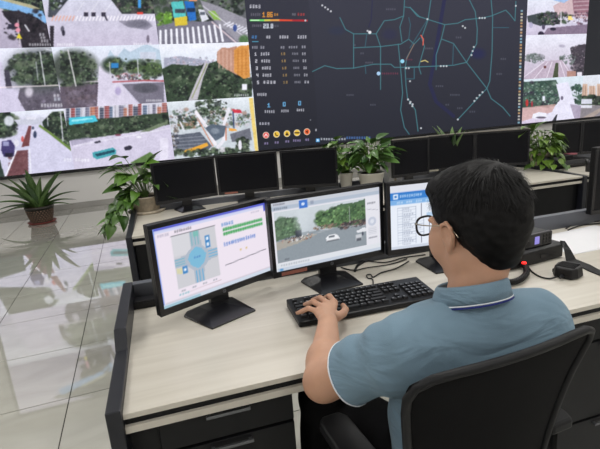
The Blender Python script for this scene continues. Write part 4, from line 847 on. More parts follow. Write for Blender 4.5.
# flat black cable strap running off the supply box and along the desk
b = bmesh.new()
S = [(at(560, 240.5, .812), at(565, 241, .812)), (at(564, 249, .79), at(571, 250, .785)), (at(566, 260, .757), at(576, 259, .757)), (at(575, 263.5, .754), at(583, 261.8, .754)), (at(588, 270.2, .754), at(590, 264.5, .754)), (at(600, 275, .754), at(600, 270, .754)), (at(615, 280.5, .754), at(615, 276, .754))]
top = [(b.verts.new(p), b.verts.new(q)) for p, q in S]; low = [(b.verts.new(p-Vector((0, 0, .003))), b.verts.new(q-Vector((0, 0, .003)))) for p, q in S]
for i in range(len(S)-1):
    for A, B in (((top[i][0], top[i][1]), (top[i+1][0], top[i+1][1])), ((low[i][1], low[i][0]), (low[i+1][1], low[i+1][0])), ((top[i][1], low[i][1]), (top[i+1][1], low[i+1][1])), ((low[i][0], top[i][0]), (low[i+1][0], top[i+1][0]))): b.faces.new((A[0], A[1], B[1], B[0]))
b.faces.new((top[0][0], top[0][1], low[0][1], low[0][0])); b.faces.new((top[-1][1], top[-1][0], low[-1][0], low[-1][1])); bmesh.ops.recalc_face_normals(b, faces=b.faces[:])
tag(obj('cable_strap', b, M['black_panel']), 'flat black strap running from the supply box past the hand microphone', 'strap')
# paper sheets
p1, p2, p3 = at(555, 231, ZD), at(573, 255, ZD), at(600, 249.5, ZD); ex = (p3-p2).normalized(); ey = Vector((-ex.y, ex.x, 0))
for k, (dx, dz, rr) in enumerate(((0, 0, 0), (.012, .0012, R(3)))):
    b = box(0, .40, 0, .23, 0, .0008); o = obj('paper_sheet', b, M['paper']); o.location = p2+ex*dx+Vector((0, 0, dz)); o.rotation_euler.z = math.atan2(ex.y, ex.x)+rr
    tag(o, ['lower of two overlapping blank white paper sheets behind the hand microphone', 'upper of two overlapping blank white paper sheets behind the hand microphone'][k], 'paper', 'white sheets on the desk')
# loose cables
def cp(L): return [(330+x*.1833, 240+y*.1833, .754) for x, y in L]
cable(cp([(60, 150), (130, 165), (200, 152), (330, 132), (420, 102)]), .0024, 'monitor_cable', 'black cable lying between the middle and right lit monitors, nearest the keyboard')
cable(cp([(190, 116), (150, 140), (135, 170)]), .0045, 'cable_plug', 'thick black plug end behind the keyboard by the middle monitor stand', cat='plug')
cable(cp([(236, 262), (232, 215), (208, 208), (200, 192), (222, 188), (236, 202), (280, 178), (360, 155), (430, 115)]), .0024, 'keyboard_cable', 'black keyboard cable with a small loop behind the keyboard')
cable(cp([(190, 112), (300, 122), (400, 97), (520, 80)]), .0024, 'monitor_cable', 'black cable lying just under the lit monitors\' lower edges')
cable([(566, 228.5, .754), (572, 225, .754), (580, 223, .754), (590, 222, .754), (600, 221, .754)], .003, 'monitor_cable', 'black cable curving along the desk behind the white sheets, upper one')
cable([(568, 230, .754), (574, 227.5, .754), (584, 224.8, .754), (600, 223.4, .754)], .003, 'monitor_cable', 'black cable curving along the desk behind the white sheets, lower one')

# ------------------------------------------------------------------ things on the farther rear desk
p = at(570, 168.5, .75)
RX = thing('receiver_box', 'wide flat black receiver on the farther rear desk', 'receiver', (p.x+.02, p.y+.02, ZD), R(-4))
b = bmesh.new(); prism(b, [(0, .004), (.24, .004), (.24, .058), (.01, .06), (-.006, .03)], 'x', -.21, .21); obj('housing', b, M['black_plastic'], RX, bevel=.004)
obj('front_strip', box(-.19, .19, -.009, -.003, .022, .03), M['black_satin'], RX)
b = bmesh.new()
for a, c in ((-.18, .02), (.18, .02), (-.18, .2), (.18, .2)): bx(b, a-.01, a+.01, c, c+.014, 0, .004)
obj('feet', b, M['black_satin'], RX)
RY = thing('disc_recorder', 'slim silver-fronted recorder on top of the wide black receiver', 'recorder', (p.x-.06, p.y+.05, ZD+.061), R(-4))
obj('housing', box(-.14, .14, .006, .18, 0, .035), M['black_satin'], RY, bevel=.002); obj('front_panel', box(-.14, .04, 0, .006, .004, .03), M['handle'], RY, bevel=.001); obj('display', box(.05, .13, .001, .006, .006, .028), M['off_screen'], RY)
b = bmesh.new(); tube(b, [(.02, -.004, .017), (.02, .0, .017)], .007, 12); obj('knob', b, M['silver'], RY)
RP = thing('pink_case', 'small pink case lying on the recorder by the dark monitor', 'case', (p.x+.14, p.y+.14, ZD+.0615), R(8))
obj('lower_shell', box(-.07, .07, -.03, .03, 0, .018), M['black_satin'], RP, bevel=.003); obj('lid', box(-.07, .07, -.03, .03, .018, .03), M['pink'], RP, bevel=.004)
p = at(589, 171.5, .75); CU = thing('pen_cup', 'small black cup at the front of the farther rear desk', 'cup', (p.x, p.y, ZD))
b = bmesh.new(); lathe(b, [(0, 0), (.024, 0), (.028, .06), (.030, .085), (.027, .085), (.025, .06), (.021, .006), (0, .006)], 20); obj('body', b, M['black_satin'], CU, smooth=True)
b = bmesh.new(); tube(b, smooth_path([(.027, 0, .065), (.05, 0, .055), (.045, 0, .025), (.025, 0, .018)], 5), .004, 8); obj('handle', b, M['black_satin'], CU, smooth=True)
# pale box beside the broad-leaved plant
p = at(386.5, 180, .75); PB = thing('pale_carton', 'pale carton half hidden behind the broad-leaved plant and a dark monitor', 'carton', (1.80, 3.02, ZD), R(-4))
obj('body', box(-.06, .05, -.04, .04, 0, .24), M['paper'], PB, bevel=.002); obj('flap', box(-.06, .05, -.042, -.0405, .16, .24), M['white_pot'], PB); obj('tape', box(-.015, .0, -.0435, -.0425, .0, .24), M['print_pot'], PB)
# ------------------------------------------------------------------ plants
def leaf_mesh(name, prof, m, cup=.12, droop=.25, nseg=9):
    """leaf along +Y from the origin, length 1; prof(t) = half width"""
    V = []; Q = []
    for i in range(nseg+1):
        t = i/nseg; w = prof(t); z = -droop*t*t; y = t*(1-.15*droop*t)
        for s in (-1, -.5, 0, .5, 1): V.append((s*w, y, z+cup*abs(s)*w*1.6 - (0 if s else .006)))
    for i in range(nseg):
        for k in range(4): a = i*5+k; Q.append((a, a+1, a+6, a+5))
    me = mesh_from(name, V, Q); me.materials.append(m); me.polygons.foreach_set('use_smooth', [True]*len(me.polygons))
    return me
heart = lambda t: .36*(math.sin(math.pi*min(1, t**.62))**.8)*(1-.25*t)+.002
oval = lambda t: .22*math.sin(math.pi*t**.8)+.002
sword = lambda t: .086*(math.sin(math.pi*min(1, .12+.88*t**.75)))**.7*(1 if t < .98 else .3)+.002
def place(me, parent, base, direction, length, roll=0.0, name='leaf'):
    d = Vector(direction).normalized(); z = Vector((0, 0, 1)); x = d.cross(z)
    if x.length < 1e-3: x = Vector((1, 0, 0))
    x.normalize(); n = x.cross(d).normalized()
    m = Matrix((x, d, n)).transposed().to_4x4() @ Matrix.Rotation(roll, 4, 'Y')
    o = bpy.data.objects.new(name, me); C.objects.link(o); o.parent = parent
    o.matrix_local = Matrix.Translation(base) @ m @ Matrix.Scale(length, 4); return o
def add_solid(me, th): pass
def pot(bm, r0, r1, h, th=.006, lip=.008):
    lathe(bm, [(0, 0), (r0*.9, 0), (r0, .004), (r1, h-lip), (r1+.005, h-lip), (r1+.005, h), (r1-th, h), (r1-th-.002, h-.02), (r0-th, .012), (0, .012)], 32)
def bush(root, mes, z0, n, rad, hh, L, seed, lean=(0, 0), stems=True, up_bias=.3, spread=1.0):
    rs = random.Random(seed); sb = bmesh.new()
    for i in range(n):
        a = rs.uniform(0, 2*math.pi); q = rs.random()**.6; r = rad*q*spread; h = hh*(rs.uniform(.25, 1)*(1-.35*q))
        tip = Vector((math.cos(a)*r+lean[0]*h, math.sin(a)*r+lean[1]*h, z0+h))
        root_p = Vector((math.cos(a)*.02*rs.random(), math.sin(a)*.02*rs.random(), z0-.01))
        midp = root_p.lerp(tip, .5)+Vector((0, 0, .15*h)); tube(sb, smooth_path([root_p, midp, tip], 3), [.0022]*7, 5)
        d = Vector((math.cos(a)*(.5+q), math.sin(a)*(.5+q), up_bias+rs.uniform(-.5, .4)*1.0-(.4*q)))
        place(mes[rs.randrange(len(mes))], root, tip, d, L*rs.uniform(.75, 1.2), rs.uniform(-.5, .5))
    obj('stems', sb, M['stem'], root)['kind'] = 'stuff'
hl = leaf_mesh('leaf', heart, M['leaf']); hl2 = leaf_mesh('leaf', heart, M['leaf'], cup=.2, droop=.45)
ol = leaf_mesh('leaf', oval, M['leaf_dark'], cup=.2, droop=.35); ol2 = leaf_mesh('leaf', oval, M['leaf_dark'], cup=.1, droop=.15)
bl = leaf_mesh('leaf', heart, M['leaf_bright'], cup=.15, droop=.3); bl2 = leaf_mesh('leaf', oval, M['leaf_bright'], cup=.2, droop=.5)
sw = leaf_mesh('leaf', sword, M['leaf_sword'], cup=.5, droop=.18, nseg=12); sw2 = leaf_mesh('leaf', sword, M['leaf_sword'], cup=.4, droop=.55, nseg=12)
# trailing ivy on the left end of the rear desk
p = at(147.5, 211.5, .75); IV = thing('trailing_ivy', 'trailing green ivy in a pale patterned pot on the rear desk\'s left end', 'plant', (p.x, p.y, ZD))
b = bmesh.new(); lathe(b, [(0, 0), (.115, 0), (.125, .012), (.122, .016), (0, .010)], 36); obj('saucer', b, M['print_pot'], IV, smooth=True)
b = bmesh.new(); pot(b, .085, .105, .10); po = obj('pot', b, M['print_pot'], IV, smooth=True); po.location.z = .011
b = bmesh.new(); lathe(b, [(0, .098), (.095, .096), (.095, .09), (0, .09)], 20); obj('soil', b, M['soil'], IV)
bush(IV, [hl, hl2], .11, 40, .14, .28, .125, 11, lean=(-.25, .15))
rs = random.Random(4); sb = bmesh.new()
for vine in range(7):
    a = R(140+vine*15+rs.uniform(-8, 8)); L = rs.uniform(.10, .20); base = Vector((math.cos(a)*.09, math.sin(a)*.09, .11)); pts = [Vector((0, 0, .1)), base+Vector((0, 0, .04))]
    for k in range(1, 5): pts.append(base+Vector((math.cos(a)*(.035*k+.02*(k > 1)), math.sin(a)*(.035*k), .03-L*(k/4)**1.4+rs.uniform(-.01, .01))))
    tube(sb, smooth_path(pts, 4), .0022, 5)
    for k in range(1, len(pts)):
        for q in range(2): place([hl, hl2][q], IV, pts[k]+Vector((rs.uniform(-.01, .01), rs.uniform(-.01, .01), 0)), (math.cos(a+rs.uniform(-1.1, 1.1)), math.sin(a+rs.uniform(-1.1, 1.1)), rs.uniform(-1.0, .1)), rs.uniform(.08, .115), rs.uniform(-.6, .6))
obj('vines', sb, M['stem'], IV)
place(hl, IV, (.06, -.05, .13), (.95, -.5, -.08), .16, .1)
place(hl, IV, (.04, .02, .30), (.55, .1, .75), .15, -.4)
# two pots between the monitor groups
p = at(346.5, 188.5, .75); P1 = thing('small_potted_plant', 'small leafy plant in a slim white pot, left of the broader pot', 'plant', (p.x, p.y, ZD))
b = bmesh.new(); pot(b, .038, .052, .12); obj('pot', b, M['white_pot'], P1, smooth=True)
b = bmesh.new(); lathe(b, [(0, .118), (.046, .116), (.046, .10), (0, .10)], 20); obj('soil', b, M['soil'], P1)
bush(P1, [bl, ol, hl], .12, 66, .12, .26, .088, 21, lean=(-.3, 0))
p = at(371.5, 187.5, .75); P2 = thing('broad_leaved_plant', 'broad-leaved plant in a wide white pot, right of the slim pot', 'plant', (p.x, p.y, ZD))
b = bmesh.new(); pot(b, .075, .095, .115); obj('pot', b, M['white_pot'], P2, smooth=True)
b = bmesh.new(); lathe(b, [(0, .108), (.088, .106), (.088, .095), (0, .095)], 20); obj('soil', b, M['soil'], P2)
bush(P2, [ol, ol2, ol], .11, 135, .14, .27, .115, 33, up_bias=.45)
# small leaf sprig peeking over the dark monitors
p = atY(452, 150, 3.01); P3 = thing('leaf_sprig', 'small spiky plant whose tips show above the dark monitors', 'plant', (p.x, p.y, ZD))
b = bmesh.new(); pot(b, .03, .038, .10); obj('pot', b, M['white_pot'], P3, smooth=True); b = bmesh.new(); lathe(b, [(0, .094), (.033, .092), (.033, .08), (0, .08)], 16); obj('soil', b, M['soil'], P3)
rs = random.Random(8)
for k in range(9): a = k*2.4; place(sw, P3, (0, 0, .09), (math.cos(a)*.28, math.sin(a)*.28, 1), rs.uniform(.27, .34))
# bright plant by the right monitors
p = atY(541.5, 160.5, 2.83); P4 = thing('bright_potted_plant', 'bright green bushy plant in a patterned pot, right of the six rear monitors', 'plant', (p.x, p.y, ZD))
b = bmesh.new(); pot(b, .075, .095, .13); obj('pot', b, M['print_pot'], P4, smooth=True); b = bmesh.new(); lathe(b, [(0, .122), (.088, .12), (.088, .11), (0, .11)], 20); obj('soil', b, M['soil'], P4)
bush(P4, [bl, bl2, bl], .12, 80, .135, .21, .088, 45, lean=(-.25, 0), up_bias=.25)
rs = random.Random(14); sb = bmesh.new()
for vine in range(6):
    a = R(200+vine*26); base = Vector((math.cos(a)*.09, math.sin(a)*.09, .13)); pts = [Vector((0, 0, .12)), base+Vector((0, 0, .03))]
    for k in range(1, 4): pts.append(base+Vector((math.cos(a)*.025*k, math.sin(a)*.025*k, .02-.035*k)))
    tube(sb, smooth_path(pts, 4), .002, 5)
    for k in range(1, len(pts)): place(bl, P4, pts[k], (math.cos(a+rs.uniform(-.9, .9)), math.sin(a+rs.uniform(-.9, .9)), rs.uniform(-1, 0)), rs.uniform(.06, .09), rs.uniform(-.5, .5))
obj('vines', sb, M['stem'], P4)
for q_, d, L in (((-.1, 0, .31), (-.75, -.2, .5), .2), ((-.1, 0, .30), (-.6, -.1, .2), .2), ((-.14, .02, .30), (-.9, -.1, .35), .17), ((-.2, .02, .31), (-.8, .1, .3), .14), ((-.1, 0, .3), (.4, -.2, .8), .12)): place(bl2, P4, q_, d, L, .2)
# sword-leaved plant on the floor
p = at(42.5, 222.5, 0); P5 = thing('floor_sword_plant', 'sword-leaved plant in a dark woven basket pot, on the floor by the back wall', 'plant', (p.x, p.y, 0))
b = bmesh.new(); lathe(b, [(0, 0), (.165, 0), (.19, .022), (.19, .03), (.178, .03), (.16, .012), (0, .012)], 36); obj('saucer', b, M['saucer_red'], P5, smooth=True)
b = bmesh.new(); pot(b, .13, .185, .235, .01, .025); po = obj('pot', b, M['basket'], P5, smooth=True); po.location.z = .0125
wv = bmesh.new()
for r in range(6):
    for k in range(26):
        a = 2*math.pi*(k+(r % 2)*.5)/26; z = .045+r*.029; rr = .1335+.055*(z/.235)+.001; m_ = Matrix.Translation((math.cos(a)*rr, math.sin(a)*rr, z)) @ Matrix.Rotation(a, 4, 'Z')
        vs = bx(wv, -.003, .004, -.011, .011, -.010, .010)
        for v in vs: v.co = m_ @ v.co
obj('woven_pattern', wv, M['weave'], P5)['kind'] = 'stuff'
b = bmesh.new(); lathe(b, [(0, .235), (.17, .232), (.17, .20), (0, .20)], 24); obj('soil', b, M['soil'], P5)
SW = [(-165, 1.7, .70), (-172, .75, .56), (175, .5, .58), (150, 1.25, .66), (120, 3, .64), (-95, 5.5, .74), (-110, 2.6, .66), (-60, 3.2, .62), (-20, 2.0, .76), (0, 2.8, .66), (-8, 1.25, .62), (8, .8, .50), (-10, .65, .46), (45, 2.2, .6), (140, 1.6, .55), (-130, 1.8, .6), (-40, 1.7, .5), (190, 1.1, .62), (15, 1.5, .58), (-150, 2.8, .66), (-5, 1.0, .44)]
for a, e, L in SW:
    a = R(a); place(sw if e > 1.3 else sw2, P5, (math.cos(a)*.03, math.sin(a)*.03, .20), (math.cos(a), math.sin(a), e), L*.88, 0)
# ------------------------------------------------------------------ implicit surfaces for the figure
def v3(*a): return np.array(a, np.float32)
def cone(P, a, b, ra, rb):
    a, b = v3(*a), v3(*b); ab = b-a; h = np.clip(((P-a)@ab)/(ab@ab), 0, 1)
    return np.linalg.norm(P-a-h[:, None]*ab, axis=1)-(ra+(rb-ra)*h)
def flatcone(P, a, b, ra, rb, n, k):
    """tapered rod squeezed by k along the direction n"""
    a, b, n = v3(*a), v3(*b), v3(*n); n = n/np.linalg.norm(n); ab = b-a; h = np.clip(((P-a)@ab)/(ab@ab), 0, 1)
    d = P-a-h[:, None]*ab; dn = d@n; d = d+(dn*(1/k-1))[:, None]*n
    return (np.linalg.norm(d, axis=1)-(ra+(rb-ra)*h))*k**.5
def ellip(P, c, r, M3=None):
    q = P-v3(*c)
    if M3 is not None: q = q@np.array(M3, np.float32)
    r = v3(*r); k0 = np.linalg.norm(q/r, axis=1); k1 = np.linalg.norm(q/(r*r), axis=1)+1e-9
    return k0*(k0-1)/k1
def smin(a, b, k):
    h = np.clip(.5+.5*(b-a)/k, 0, 1); return b*(1-h)+a*h-k*h*(1-h)
def smax(a, b, k): return -smin(-a, -b, k)
def isosurface(f, lo, hi, h, B=6):
    lo = np.array(lo, float); n = np.ceil((np.array(hi)-lo)/h/B).astype(int); nb = n; N = nb*B
    cx = [lo[i]+(np.arange(nb[i])+.5)*B*h for i in range(3)]
    G = np.stack(np.meshgrid(*cx, indexing='ij'), -1).reshape(-1, 3).astype(np.float32)
    dc = f(G).reshape(nb); act = np.abs(dc) < B*h*1.25
    F = np.repeat(np.repeat(np.repeat(np.sign(dc).astype(np.float32)*h, B, 0), B, 1), B, 2)
    idx = np.argwhere(act); off = np.stack(np.meshgrid(*[np.arange(B)]*3, indexing='ij'), -1).reshape(-1, 3)
    for s in range(0, len(idx), 4000):
        I = (idx[s:s+4000, None, :]*B+off[None]).reshape(-1, 3)
        F[I[:, 0], I[:, 1], I[:, 2]] = f((lo+(I+.5)*h).astype(np.float32))
    S = F < 0
    c = np.zeros(np.array(S.shape)-1, np.int8)
    for dx in (0, 1):
        for dy in (0, 1):
            for dz in (0, 1): c += S[dx:S.shape[0]-1+dx, dy:S.shape[1]-1+dy, dz:S.shape[2]-1+dz]
    cells = np.argwhere((c > 0) & (c < 8)); ID = np.full(c.shape, -1, np.int64); ID[cells[:, 0], cells[:, 1], cells[:, 2]] = np.arange(len(cells))
    acc = np.zeros((len(cells), 3)); cnt = np.zeros(len(cells))
    corners = [(0,0,0),(1,0,0),(0,1,0),(1,1,0),(0,0,1),(1,0,1),(0,1,1),(1,1,1)]
    val = [F[cells[:, 0]+a, cells[:, 1]+b, cells[:, 2]+d] for a, b, d in corners]
    for i, j_ in ((0,1),(2,3),(4,5),(6,7),(0,2),(1,3),(4,6),(5,7),(0,4),(1,5),(2,6),(3,7)):
        a, b = val[i], val[j_]; m = (a < 0) != (b < 0); t = np.where(m, a/(a-b+1e-12), 0)[:, None]
        p = np.array(corners[i])+t*(np.array(corners[j_])-np.array(corners[i])); acc[m] += p[m]; cnt[m] += 1
    V = lo+(cells+acc/cnt[:, None]+.5)*h
    Q = []
    for ax in range(3):
        o1, o2 = [(1, 2), (2, 0), (0, 1)][ax]
        sl0 = [slice(None)]*3; sl1 = [slice(None)]*3; sl0[ax] = slice(0, -1); sl1[ax] = slice(1, None)
        a, b = S[tuple(sl0)], S[tuple(sl1)]; e = np.argwhere(a != b)
        e = e[(e[:, o1] > 0) & (e[:, o2] > 0) & (e[:, o1] < S.shape[o1]-1) & (e[:, o2] < S.shape[o2]-1)]
        flip = b[e[:, 0], e[:, 1], e[:, 2]]
        u = np.zeros(3, int); u[o1] = 1; w = np.zeros(3, int); w[o2] = 1
        g = lambda d: ID[(e-d)[:, 0], (e-d)[:, 1], (e-d)[:, 2]]
        q = np.stack([g(u+w), g(w), g(0*u), g(u)], 1); q[flip] = q[flip][:, ::-1]
        Q.append(q[(q >= 0).all(1)])
    return V, np.concatenate(Q)
def iso_obj(name, f, lo, hi, h, m, parent, smooth=1):
    V, Q = isosurface(f, lo, hi, h); me = mesh_from(name, V, Q); o = obj_me(name, me, m, parent, smooth=True)
    if smooth: s = o.modifiers.new('smooth', 'SMOOTH'); s.factor = .5; s.iterations = smooth
    return o
def nz(P, s, seed):
    """cheap smooth pseudo noise from sines"""
    r = np.random.RandomState(seed); d = np.zeros(len(P), np.float32)
    for _ in range(5):
        k = r.randn(3).astype(np.float32); k = k/np.linalg.norm(k)*s*r.uniform(.6, 1.5); d += np.sin(P@k+r.rand()*6.28)
    return d/5

# ------------------------------------------------------------------ pose (room coordinates)
HS = .94
HC = v3(.613, .722, 1.110)                       # centre of the head
hyaw, hpit, hrol = R(6), R(-9), R(0)            # turned to the left, tipped down
fy = v3(-math.sin(hyaw)*math.cos(hpit), math.cos(hyaw)*math.cos(hpit), math.sin(hpit)); fx = v3(math.cos(hyaw), math.sin(hyaw), 0); fz = np.cross(fx, fy)
HM = np.stack([fx, fy, fz], 1)                   # head-local -> room
def hl_(P): return (P-HC)@HM/HS
def hw(*p): return HC+HM@v3(*p)*HS
LS, RS = (.410, .690, .890), (.736, .674, .886)  # shoulder joints
LE, RE = (.312, .835, .775), (.905, .840, .792)  # elbows
LW, RW = tuple(at(328, 323, .811)), (.925, 1.060, .800)  # wrists
NK = (.582, .692, .953)
def lerp(a, b, t): return tuple(a[i]+(b[i]-a[i])*t for i in range(3))
def fingers(side):
    """list of finger chains: (points, radii)"""
    if side < 0:
        tips = [at(297.5, 313, .786), at(304.8, 304.5, .787), at(312.5, 300, .787), at(325, 297.5, .787)]
        kn = [at(318, 311.5, .812), at(321.5, 306.5, .818), at(327, 303, .820), at(334, 301.8, .817)]
        out = []
        for k, (a, b, r) in enumerate(zip(kn, tips, (.0072, .0080, .0082, .0080))):
            m1 = a.lerp(b, .45)+Vector((0, 0, .012)); m2 = a.lerp(b, .78)+Vector((0, 0, .004)); out.append(([a, m1, m2, b], [r*1.12, r*1.05, r*.98, r*.82]))
        out.append(([at(337, 317, .803), at(343, 313.5, .800), at(345.5, 309.5, .796), at(343, 305.5, .790)], [.0130, .0112, .0100, .0080]))
        return out
    c = Vector((.945, 1.145, .79)); out = []
    for k, r in enumerate((.0080, .0084, .0082, .0072)):
        x = .925+k*.018; a = Vector((x, 1.135, .803)); b = Vector((x+(k-1.5)*.003, 1.200-abs(k-1.2)*.006, .782 if k in (0, 3) else .788)); m1 = a.lerp(b, .45)+Vector((0, 0, .007)); m2 = a.lerp(b, .78)+Vector((0, 0, .004))
        out.append(([a, m1, m2, b], [r*1.1, r, r*.95, r*.82]))
    out.append(([Vector((.912, 1.095, .797)), Vector((.900, 1.120, .788)), Vector((.903, 1.150, .780)), Vector((.906, 1.163, .776))], [.012, .0105, .0095, .0075]))
    return out
FL_, FR_ = fingers(-1), fingers(1)
def head_f(P):
    L = hl_(P)
    d = ellip(L, (0, -.014, .032), (.075, .094, .084))
    d = smin(d, ellip(L, (0, .031, -.028), (.064, .062, .086)), .03)
    for s in (-1, 1):
        d = smin(d, cone(L, (s*.052, -.006, -.060), (s*.018, .056, -.104), .027, .022), .03)      # jaw
        d = smin(d, ellip(L, (s*.043, .050, -.036), (.030, .038, .044)), .02)                      # cheek
        d = smin(d, ellip(L, (s*.030, .084, .014), (.024, .010, .008)), .012)                      # brow
    d = smin(d, cone(L, (0, .066, -.100), (0, .070, -.098), .019, .019), .02)
    for s in (-1, 1): d = smax(d, -ellip(L, (s*.032, .098, .002), (.017, .014, .011)), .010)        # sockets
    d = smin(d, cone(L, (0, .088, .004), (0, .106, -.032), .007, .0115), .012)
    for s in (-1, 1): d = smin(d, ellip(L, (s*.011, .098, -.036), (.008, .009, .007)), .006)
    d = smin(d, ellip(L, (0, .092, -.060), (.022, .009, .006)), .008); d = smin(d, ellip(L, (0, .089, -.069), (.019, .009, .006)), .006)
    d = smax(d, -ellip(L, (0, .104, -.0645), (.024, .008, .0016)), .003)
    for s in (-1, 1):                                                                              # ears
        E0 = L; L = L+v3(0, 0, .008)
        d = smin(d, ellip(L, (s*.080, -.006, -.006), (.006, .017, .028)), .006)
        pts = [(s*.078, .008, -.020), (s*.083, .010, .004), (s*.087, .004, .020), (s*.089, -.012, .026), (s*.090, -.024, .016), (s*.088, -.026, -.002), (s*.083, -.016, -.020), (s*.079, -.004, -.034)]
        for a, b in zip(pts, pts[1:]): d = smin(d, cone(L, a, b, .0042, .0042), .004)
        d = smin(d, ellip(L, (s*.079, -.001, -.033), (.0045, .008, .008)), .005)
        d = smax(d, -ellip(L, (s*.088, .000, -.004), (.006, .007, .011)), .004); L = E0
    return d*HS
def arm_f(P, S, E, W, F, side):  # arm, palm and fingers
    d = cone(P, S, E, .043, .043)
    d = smin(d, cone(P, E, lerp(E, W, .35), .039, .041), .02)
    d = smin(d, flatcone(P, lerp(E, W, .3), W, .040, .0255, (0, 0, 1), .84), .02)
    kn = [np.array(f[0][0]) for f in F[:4]]
    for q in kn: d = smin(d, flatcone(P, lerp(W, q, .05), q-np.array((0, 0, .004)), .0165, .0115, (0, 0, 1), .85), .012)
    fd_ = None
    for pts, rr in F:
        for (a, b), (r0, r1) in zip(zip(pts, pts[1:]), zip(rr, rr[1:])):
            c = cone(P, a, b, r0, r1); fd_ = c if fd_ is None else np.minimum(fd_, c) if False else smin(fd_, c, .0025)
    return smin(d, fd_, .006)
HIPL, HIPR, KNL, KNR, ANL, ANR = (.50, .70, .56), (.68, .70, .56), (.385, 1.03, .592), (.80, 1.04, .592), (.375, 1.15, .09), (.79, 1.15, .09)
def body_f(P):
    d = np.full(len(P), 9.0, np.float32)
    def part(fn, c, r):
        m = np.linalg.norm(P-v3(*c), axis=1) < r; return m
    m = part(None, HC, .22)
    if m.any(): d[m] = head_f(P[m])
    n1 = cone(P, hw(0, -.026, -.040), NK, .052, .052); d = smin(d, n1, .022)
    d = smin(d, cone(P, (NK[0], NK[1], NK[2]-.035), LS, .038, .040), .02); d = smin(d, cone(P, (NK[0], NK[1], NK[2]-.035), RS, .038, .040), .02)
    d = smin(d, ellip(P, (.584, .705, .79), (.14, .085, .15)), .05); d = smin(d, ellip(P, (.590, .715, .62), (.14, .10, .14)), .05)
    m = (P[:, 0] < .56) & (P[:, 2] > .6)
    if m.any(): d[m] = smin(d[m], arm_f(P[m], LS, LE, LW, FL_, -1), .03)
    m = (P[:, 0] > .68) & (P[:, 2] > .6)
    if m.any(): d[m] = smin(d[m], arm_f(P[m], RS, RE, RW, FR_, 1), .03)
    for h_, k_, a_ in ((HIPL, KNL, ANL), (HIPR, KNR, ANR)):
        d = smin(d, cone(P, h_, k_, .078, .052), .03); d = smin(d, cone(P, k_, a_, .050, .034), .02); d = smin(d, cone(P, a_, (a_[0], a_[1]+.12, .045), .034, .028), .02)
    return d
HEM_T = .61
def shirt_f(P):
    d = cone(P, LS, RS, .056, .058)
    d = smin(d, ellip(P, (.578, .706, .785), (.168, .112, .16)), .06)
    d = smin(d, ellip(P, (.588, .716, .645), (.168, .122, .16)), .06); d = smin(d, ellip(P, (.590, .71, .52), (.178, .135, .10)), .05)
    d = smin(d, cone(P, (NK[0], NK[1], .916), (.44, .69, .898), .056, .052), .04); d = smin(d, cone(P, (NK[0], NK[1], .916), (.705, .675, .898), .056, .052), .04)
    d = smin(d, cone(P, (NK[0], NK[1]-.004, .91), (NK[0]+.002, NK[1]+.004, 1.00), .062, .060), .025)
    d = smin(d, ellip(P, (.51, .70, .88), (.08, .075, .08)), .05); d = smin(d, ellip(P, (.66, .69, .87), (.08, .075, .08)), .05)
    cuts = []
    for S, E in ((LS, LE), (RS, RE)):
        dr = v3(*E)-v3(*S); L_ = np.linalg.norm(dr); dr = dr/L_; c = v3(*S)+dr*L_*HEM_T
        d = smin(d, smax(cone(P, S, E, .064, .070), (P-c)@dr-.02, .01), .035); cuts.append((S, E, c, dr))
    # folds: diagonal across the back, ringed on the sleeves, bunched at the waist
    w = np.clip((.93-P[:, 2])/.2, 0, 1); n1 = nz(P, 9, 1)
    d = d+.0085*np.sin(P[:, 0]*22+P[:, 2]*46+4*n1)*(.35+.65*w)*np.clip(nz(P, 10, 7)+.3, 0, 1)
    d = d+.0080*nz(P, 22, 2)*(.4+.6*w)+.0055*np.sin(P[:, 0]*90+P[:, 2]*30+4*nz(P, 14, 3))*np.clip((.72-P[:, 2])/.12, 0, 1)
    sl = np.clip((.45-P[:, 0])/.06, 0, 1)+np.clip((P[:, 0]-.72)/.06, 0, 1)
    d = d+.0050*sl*np.sin(P[:, 0]*70-P[:, 1]*60+P[:, 2]*46+3*nz(P, 12, 8))*np.clip(nz(P, 13, 9)+.5, 0, 1)
    for S, E, c, dr in cuts:
        near = np.linalg.norm(P-v3(*E), axis=1) < .14; q = (P-c)@dr
        d = np.where(near, smax(d, q, .003), d)
        inner = smax(cone(P, S, E, .049, .0565), -(q+.035), .004); d = np.where(near, smax(d, -inner, .003), d)
    d = smax(d, (P@v3(0, .34, 1.0)-(.976+.34*.695)), .004)
    return smax(d, -(P[:, 2]-.455), .005)
def trouser_f(P):
    d = ellip(P, (.592, .70, .53), (.165, .125, .085))
    for h_, k_, a_ in ((HIPL, KNL, ANL), (HIPR, KNR, ANR)):
        d = smin(d, cone(P, h_, k_, .096, .070), .04); d = smin(d, cone(P, k_, (a_[0], a_[1], .12), .066, .050), .02)
    d = smax(d, -(P[:, 2]-.085), .004)
    return d+.004*nz(P, 26, 9)
mn = thing('person', 'seated man in blue-grey polo shirt, glasses and black trousers, typing at the front desk', 'person', (.59, .70, 0))
OFF = np.array((.59, .70, 0))
def rel(o): o.location = Vector(o.location)-Vector(OFF); return o
bo = rel(iso_obj('body', body_f, (.22, .52, .0), (1.02, 1.25, 1.30), .0042, M['skin'], mn, 1))
rel(iso_obj('polo_shirt', shirt_f, (.26, .54, .42), (.96, .92, 1.06), .0052, M['shirt'], mn, 2)); shirt = C.objects['polo_shirt']
rel(iso_obj('trousers', trouser_f, (.24, .54, .05), (.92, 1.16, .68), .008, M['trouser'], mn, 2))
